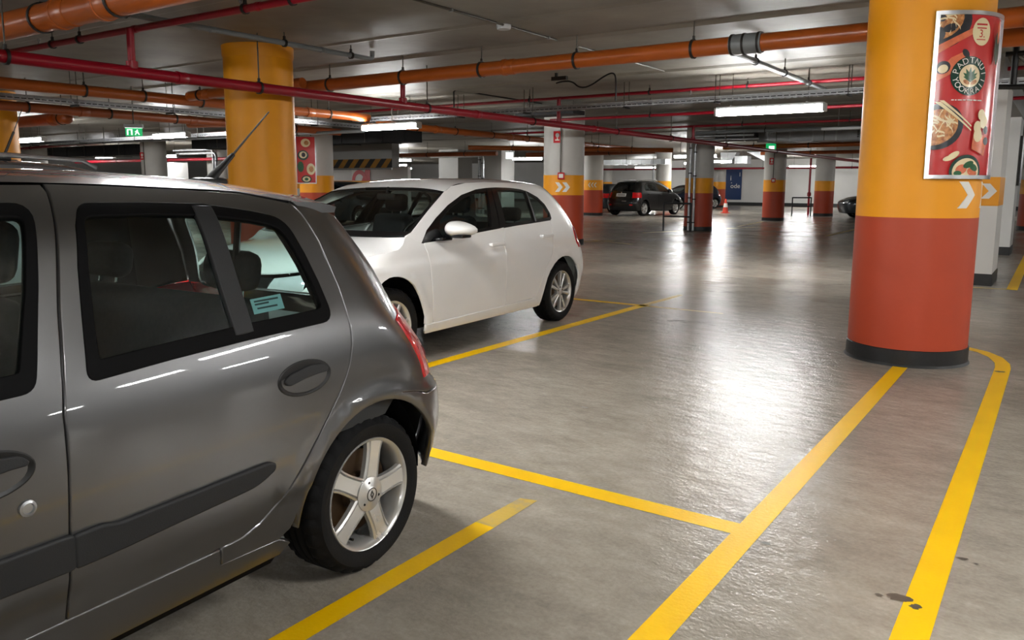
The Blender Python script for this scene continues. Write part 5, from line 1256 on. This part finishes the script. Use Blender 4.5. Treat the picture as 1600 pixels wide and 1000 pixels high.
        # front wing and bumper
        hood = [(-2.430, .992), (-2.475, .942), (-2.54, .907), (-2.71, .887), (-2.87, .866), (-3.02, .835)]
        fw = [(-2.256, .938)] + [(-2.405, .998)] + hood + [(yf(.78), .79), (yf(.66), .66), (-2.92, .62)] + fa[::-1][5:-1] + [(-2.254, .296), (-2.17, .296)] + shift(FD, -.006)[::-1][1:]
        c.side('front_wing', fw, body, None, sg)
        c.side('front_bumper_corner', [(-2.925, .615)] + [(yf(.655), .655)] + [(yf(z), z) for z in (.5, .35, .24)] + [(-2.98, .24)] + fa[::-1][1:5], body, None, sg, sp=.08)
        # mirror
        st = [(0, .030, .05), (.06, .052, .09), (.18, .062, .14), (.35, .064, .165), (.55, .058, .165), (.75, .046, .14), (.90, .032, .10), (1, .012, .04)]
        def shell(sc, y0, zoff, top=True, k=1.0):
            g = G(); vs = []; n = 14
            for u, h, d in st:
                x = .868 + .235 * u; zc = 1.046 - .016 * u + zoff; yb = y0 + .055 * u
                for i in range(n + 1):
                    t = math.pi * (i / n); vs.append((sg * x, yb - d * k * math.sin(t) ** .8, zc + h * sc * math.cos(t)))
            m = n + 1; fs = [(i * m + j, i * m + j + 1, (i + 1) * m + j + 1, (i + 1) * m + j) for i in range(len(st) - 1) for j in range(n)]
            fs += [(i * m, (i + 1) * m, (i + 1) * m + n, i * m + n) for i in range(len(st) - 1)] + [tuple(range(m)), tuple((len(st) - 1) * m + j for j in range(m))[::-1]]
            return g.add(vs, fs)
        mr = c.g(shell(1, -1.90, 0), 'door_mirror', body, None, 50)
        low = G().rbox((sg * .965, -1.935, .985), (.20, .13, .030), .013, 2).rbox((sg * .868, -2.02, .962), (.13, .14, .026), .011, 2)
        c.g(low, 'mirror_base', 'gloss_black', mr)
        c.g(G().prism([(sg * .885, .995), (sg * 1.07, 1.0), (sg * 1.075, 1.055), (sg * .885, 1.085)], -1.893, -1.888, 'XZ').map(lambda x, y, z: (x, y + (abs(x) - .868) * .235, z)), 'mirror_glass', 'chrome', mr, 0)
        c.g(G().rbox((sg * 1.03, -1.985, 1.015), (.10, .012, .012), .004).map(lambda x, y, z: (x, y + (abs(x) - .97) * 1.0, z)), 'indicator', 'clear_lens', mr)
        c.side('door_trim', [(-2.15, .30), (-.45, .35), (-.2, .93), (-2.1, .92)], 'trimplast', None, sg, (), -.10, .3, 0)
        if rails:
            c.g(G().tube([(sg * .56, -1.45, 1.43), (sg * .56, -1.3, 1.475), (sg * .555, -.5, 1.485), (sg * .55, .05, 1.46), (sg * .545, .17, 1.405)], .018, 8), 'roof_rail', 'steel' if not badge else 'alu')
    roof_c = [(-1.60, 1.372), (-1.4, 1.425), (-1.0, 1.456), (-.5, 1.460), (-.1, 1.446), (.15, 1.42), (.34, 1.385)]
    c.loft('roof', crease[:-1] + [(.14, 1.364)], roof_c, body, nu=36, nt=36, skirt=.02)
    c.loft('headlining', crease[:-1] + [(.14, 1.364)], roof_c, 'trimlight', nu=10, nt=12, off=-.035, skirt=0)
    ws_c = [(-2.42, .982), (-2.02, 1.20), (-1.615, 1.366)]
    c.loft('windscreen', [(-2.385, 1.006)] + wsr[1:-1] + [(-1.715, 1.330)], ws_c, 'glass_clear', skirt=0, edge_in=.006)
    c.loft('windscreen_surround', [(-2.385, 1.006)] + wsr[1:-1] + [(-1.715, 1.330)], ws_c, 'black', skirt=0, nt=40, off=.002, t0=.955, t1=1.0, edge_in=.006); c.loft('windscreen_surround', [(-2.385, 1.006)] + wsr[1:-1] + [(-1.715, 1.330)], ws_c, 'black', skirt=0, nt=40, off=.002, t0=-1, t1=-.955, edge_in=.006)
    c.loft('windscreen_surround', [(-2.385, 1.006)] + wsr[1:-1] + [(-1.715, 1.330)], ws_c, 'black', skirt=0, off=.002, u0=0, u1=.09, edge_in=.006); c.loft('windscreen_surround', [(-2.385, 1.006)] + wsr[1:-1] + [(-1.715, 1.330)], ws_c, 'black', skirt=0, off=.002, u0=.965, u1=1, edge_in=.006)
    c.loft('bonnet', [(-2.428, .994), (-2.477, .944), (-2.545, .909), (-2.71, .889), (-2.87, .868), (-3.02, .836)], [(-2.436, .978), (-2.55, .968), (-2.75, .948), (-3.0, .908), (-3.2, .845), (-3.36, .76)], body, pz=3.0, py=2.4)
    c.multi('front_bumper', [(c.Fr(), (0, -1, 0), rect_rear(sh, .75, .24, .62), (), 0)], body)
    c.multi('front_grille', [(c.Fr(), (0, -1, 0), rect_rear(sh, .45, .64, .74), (), 0)], 'black')
    for sg in (1, -1): c.multi('headlamp', [(c.Fr(), (0, -1, 0), [(sg * .40, .64), (sg * .66, .66), (sg * .64, .77), (sg * .42, .74)], (), .0)], 'clear_lens')
    rw = fillet([(-.56, 1.03), (.56, 1.03), (.44, 1.33), (-.44, 1.33)], .05)
    half = [(float(sh.X(z)) * t, z) for z, t in ((.71, .755), (.735, .755), (.74, lamp_in), (.85, lamp_in - .005), (.965, lamp_in), (.975, .757), (1.1, .757), (1.25, .757), (1.37, .74))]
    tg = c.rear('tailgate', half + [(-x, z) for x, z in half[::-1]], body, None, [rw])
    c.rear('rear_window', rw, 'glass_dark' if dark else 'glass', tg, (), -.006, .1, .004, 0)
    if plate:
        c.rear('number_plate', [(-.26, .80), (.26, .80), (.26, .92), (-.26, .92)], 'plate', tg, (), .012)
        for k in range(7): c.rear('plate_figure', [(-.20 + k * .058, .83), (-.165 + k * .058, .83), (-.165 + k * .058, .89), (-.20 + k * .058, .89)], 'clamp', tg, (), .014, .05, 0, 0)
        c.g(G().rbox((0, float(sh.rear(0, .96)) + .012, .965), (.07, .015, .05), .01), 'tailgate_badge', 'chrome', tg)
    rbm = c.rear('rear_bumper', rect_rear(sh, .757, .24, .695), body)
    c.rear('bumper_trim', rect_rear(sh, .72, .25, .40), 'moulding', rbm, (), .008)
    if badge:
        for sg in (1, -1): c.rear('reflector', [(sg * .50, .44), (sg * .64, .44), (sg * .64, .48), (sg * .50, .48)], 'red_lens', rbm, (), .012)
        c.rear('chrome_strip', [(-.34, .60), (-.10, .60), (-.10, .625), (-.34, .625)], 'chrome', rbm, (), .006)
    sx, sy, sz = scale
    for y in (0, -2.62):
        for sg in (1, -1): make_wheel(root, sg * .865 * sx, y * sy, sg, wheel_r, wheel_r * .70, .20, 'ten', max(q, 1.0) * (1 if sg > 0 else 1.5))
    underbody(c, -3.2, .55, .86, .37, [(0, .31), (-2.62, .31)])
    cabin(c, -1.42, -.55, .36, .80, .97, -2.08)
    c.g(G().rbox((0, .05, .93), (1.3, .5, .03), .01), 'parcel_shelf', 'trimplast')
    c.g(G().rbox((0, -1.70, 1.29), (.20, .03, .055), .012).tube([(0, -1.70, 1.31), (0, -1.66, 1.37)], .012, 6), 'interior_mirror', 'black')
    return root, c

tg_ = math.radians(2)
golf, _ = build_hatch('hatchback_car', 'white five door hatchback parked behind the grey one', (-4.206 - .865 * math.cos(tg_), 7.001 - .865 * math.sin(tg_), 0), tg_, 'golf', .31, plate=True)
build_hatch('crossover_car', 'black crossover with silver roof rails and red tail lamps, seen from behind', (-16.62, 33.6, 0), math.radians(180 - 8), 'suv', .34, (1.0, 1.02, 1.10), 1.8, True, True, True, True, lamp_in=.66)
build_hatch('parked_car', 'dark slate car cut off by the big poster column', (-4.9, 38.6, 0), math.radians(-62), 'slate', .33, (1, 1.05, 1.02), 2.2, dark=True)
build_hatch('parked_car', 'dark car half hidden left of the black crossover', (-19.9, 36.8, 0), math.radians(175), 'slate', .32, (1, 1, 1.0), 2.5, dark=True)
build_hatch('parked_car', 'navy car nose showing between crossover and middle column', (-18.3, 47.6, 0), math.radians(-30), 'navy', .32, (1, 1, 1.0), 2.5, dark=True)
estate, ec = build_hatch('estate_car', 'silver grey car with roof rails parked beyond the graphite hatchback', (-7.35, 3.45, 0), math.radians(1), 'anthracite', .34, (1.0, 1.03, 1.085), 1.6, True)
an = ec.g(G().rbox((0, -.30, 1.475), (.05, .12, .05), .018), 'antenna', 'black')
ec.g(G().tube([(0, -.29, 1.49), (0, -.20, 1.68)], [.012, .009], 8), 'antenna_coil', 'black', an); ec.g(G().tube([(0, -.20, 1.68), (0, -.12, 1.86)], [.004, .003], 8), 'antenna_rod', 'rod', an)
build_hatch('parked_car', 'dark car behind the white hatchback under the ramp sign', (-21.2, 19.2, 0), math.radians(90), 'slate', .32, (1, 1, 1.02), 2.5, dark=True)
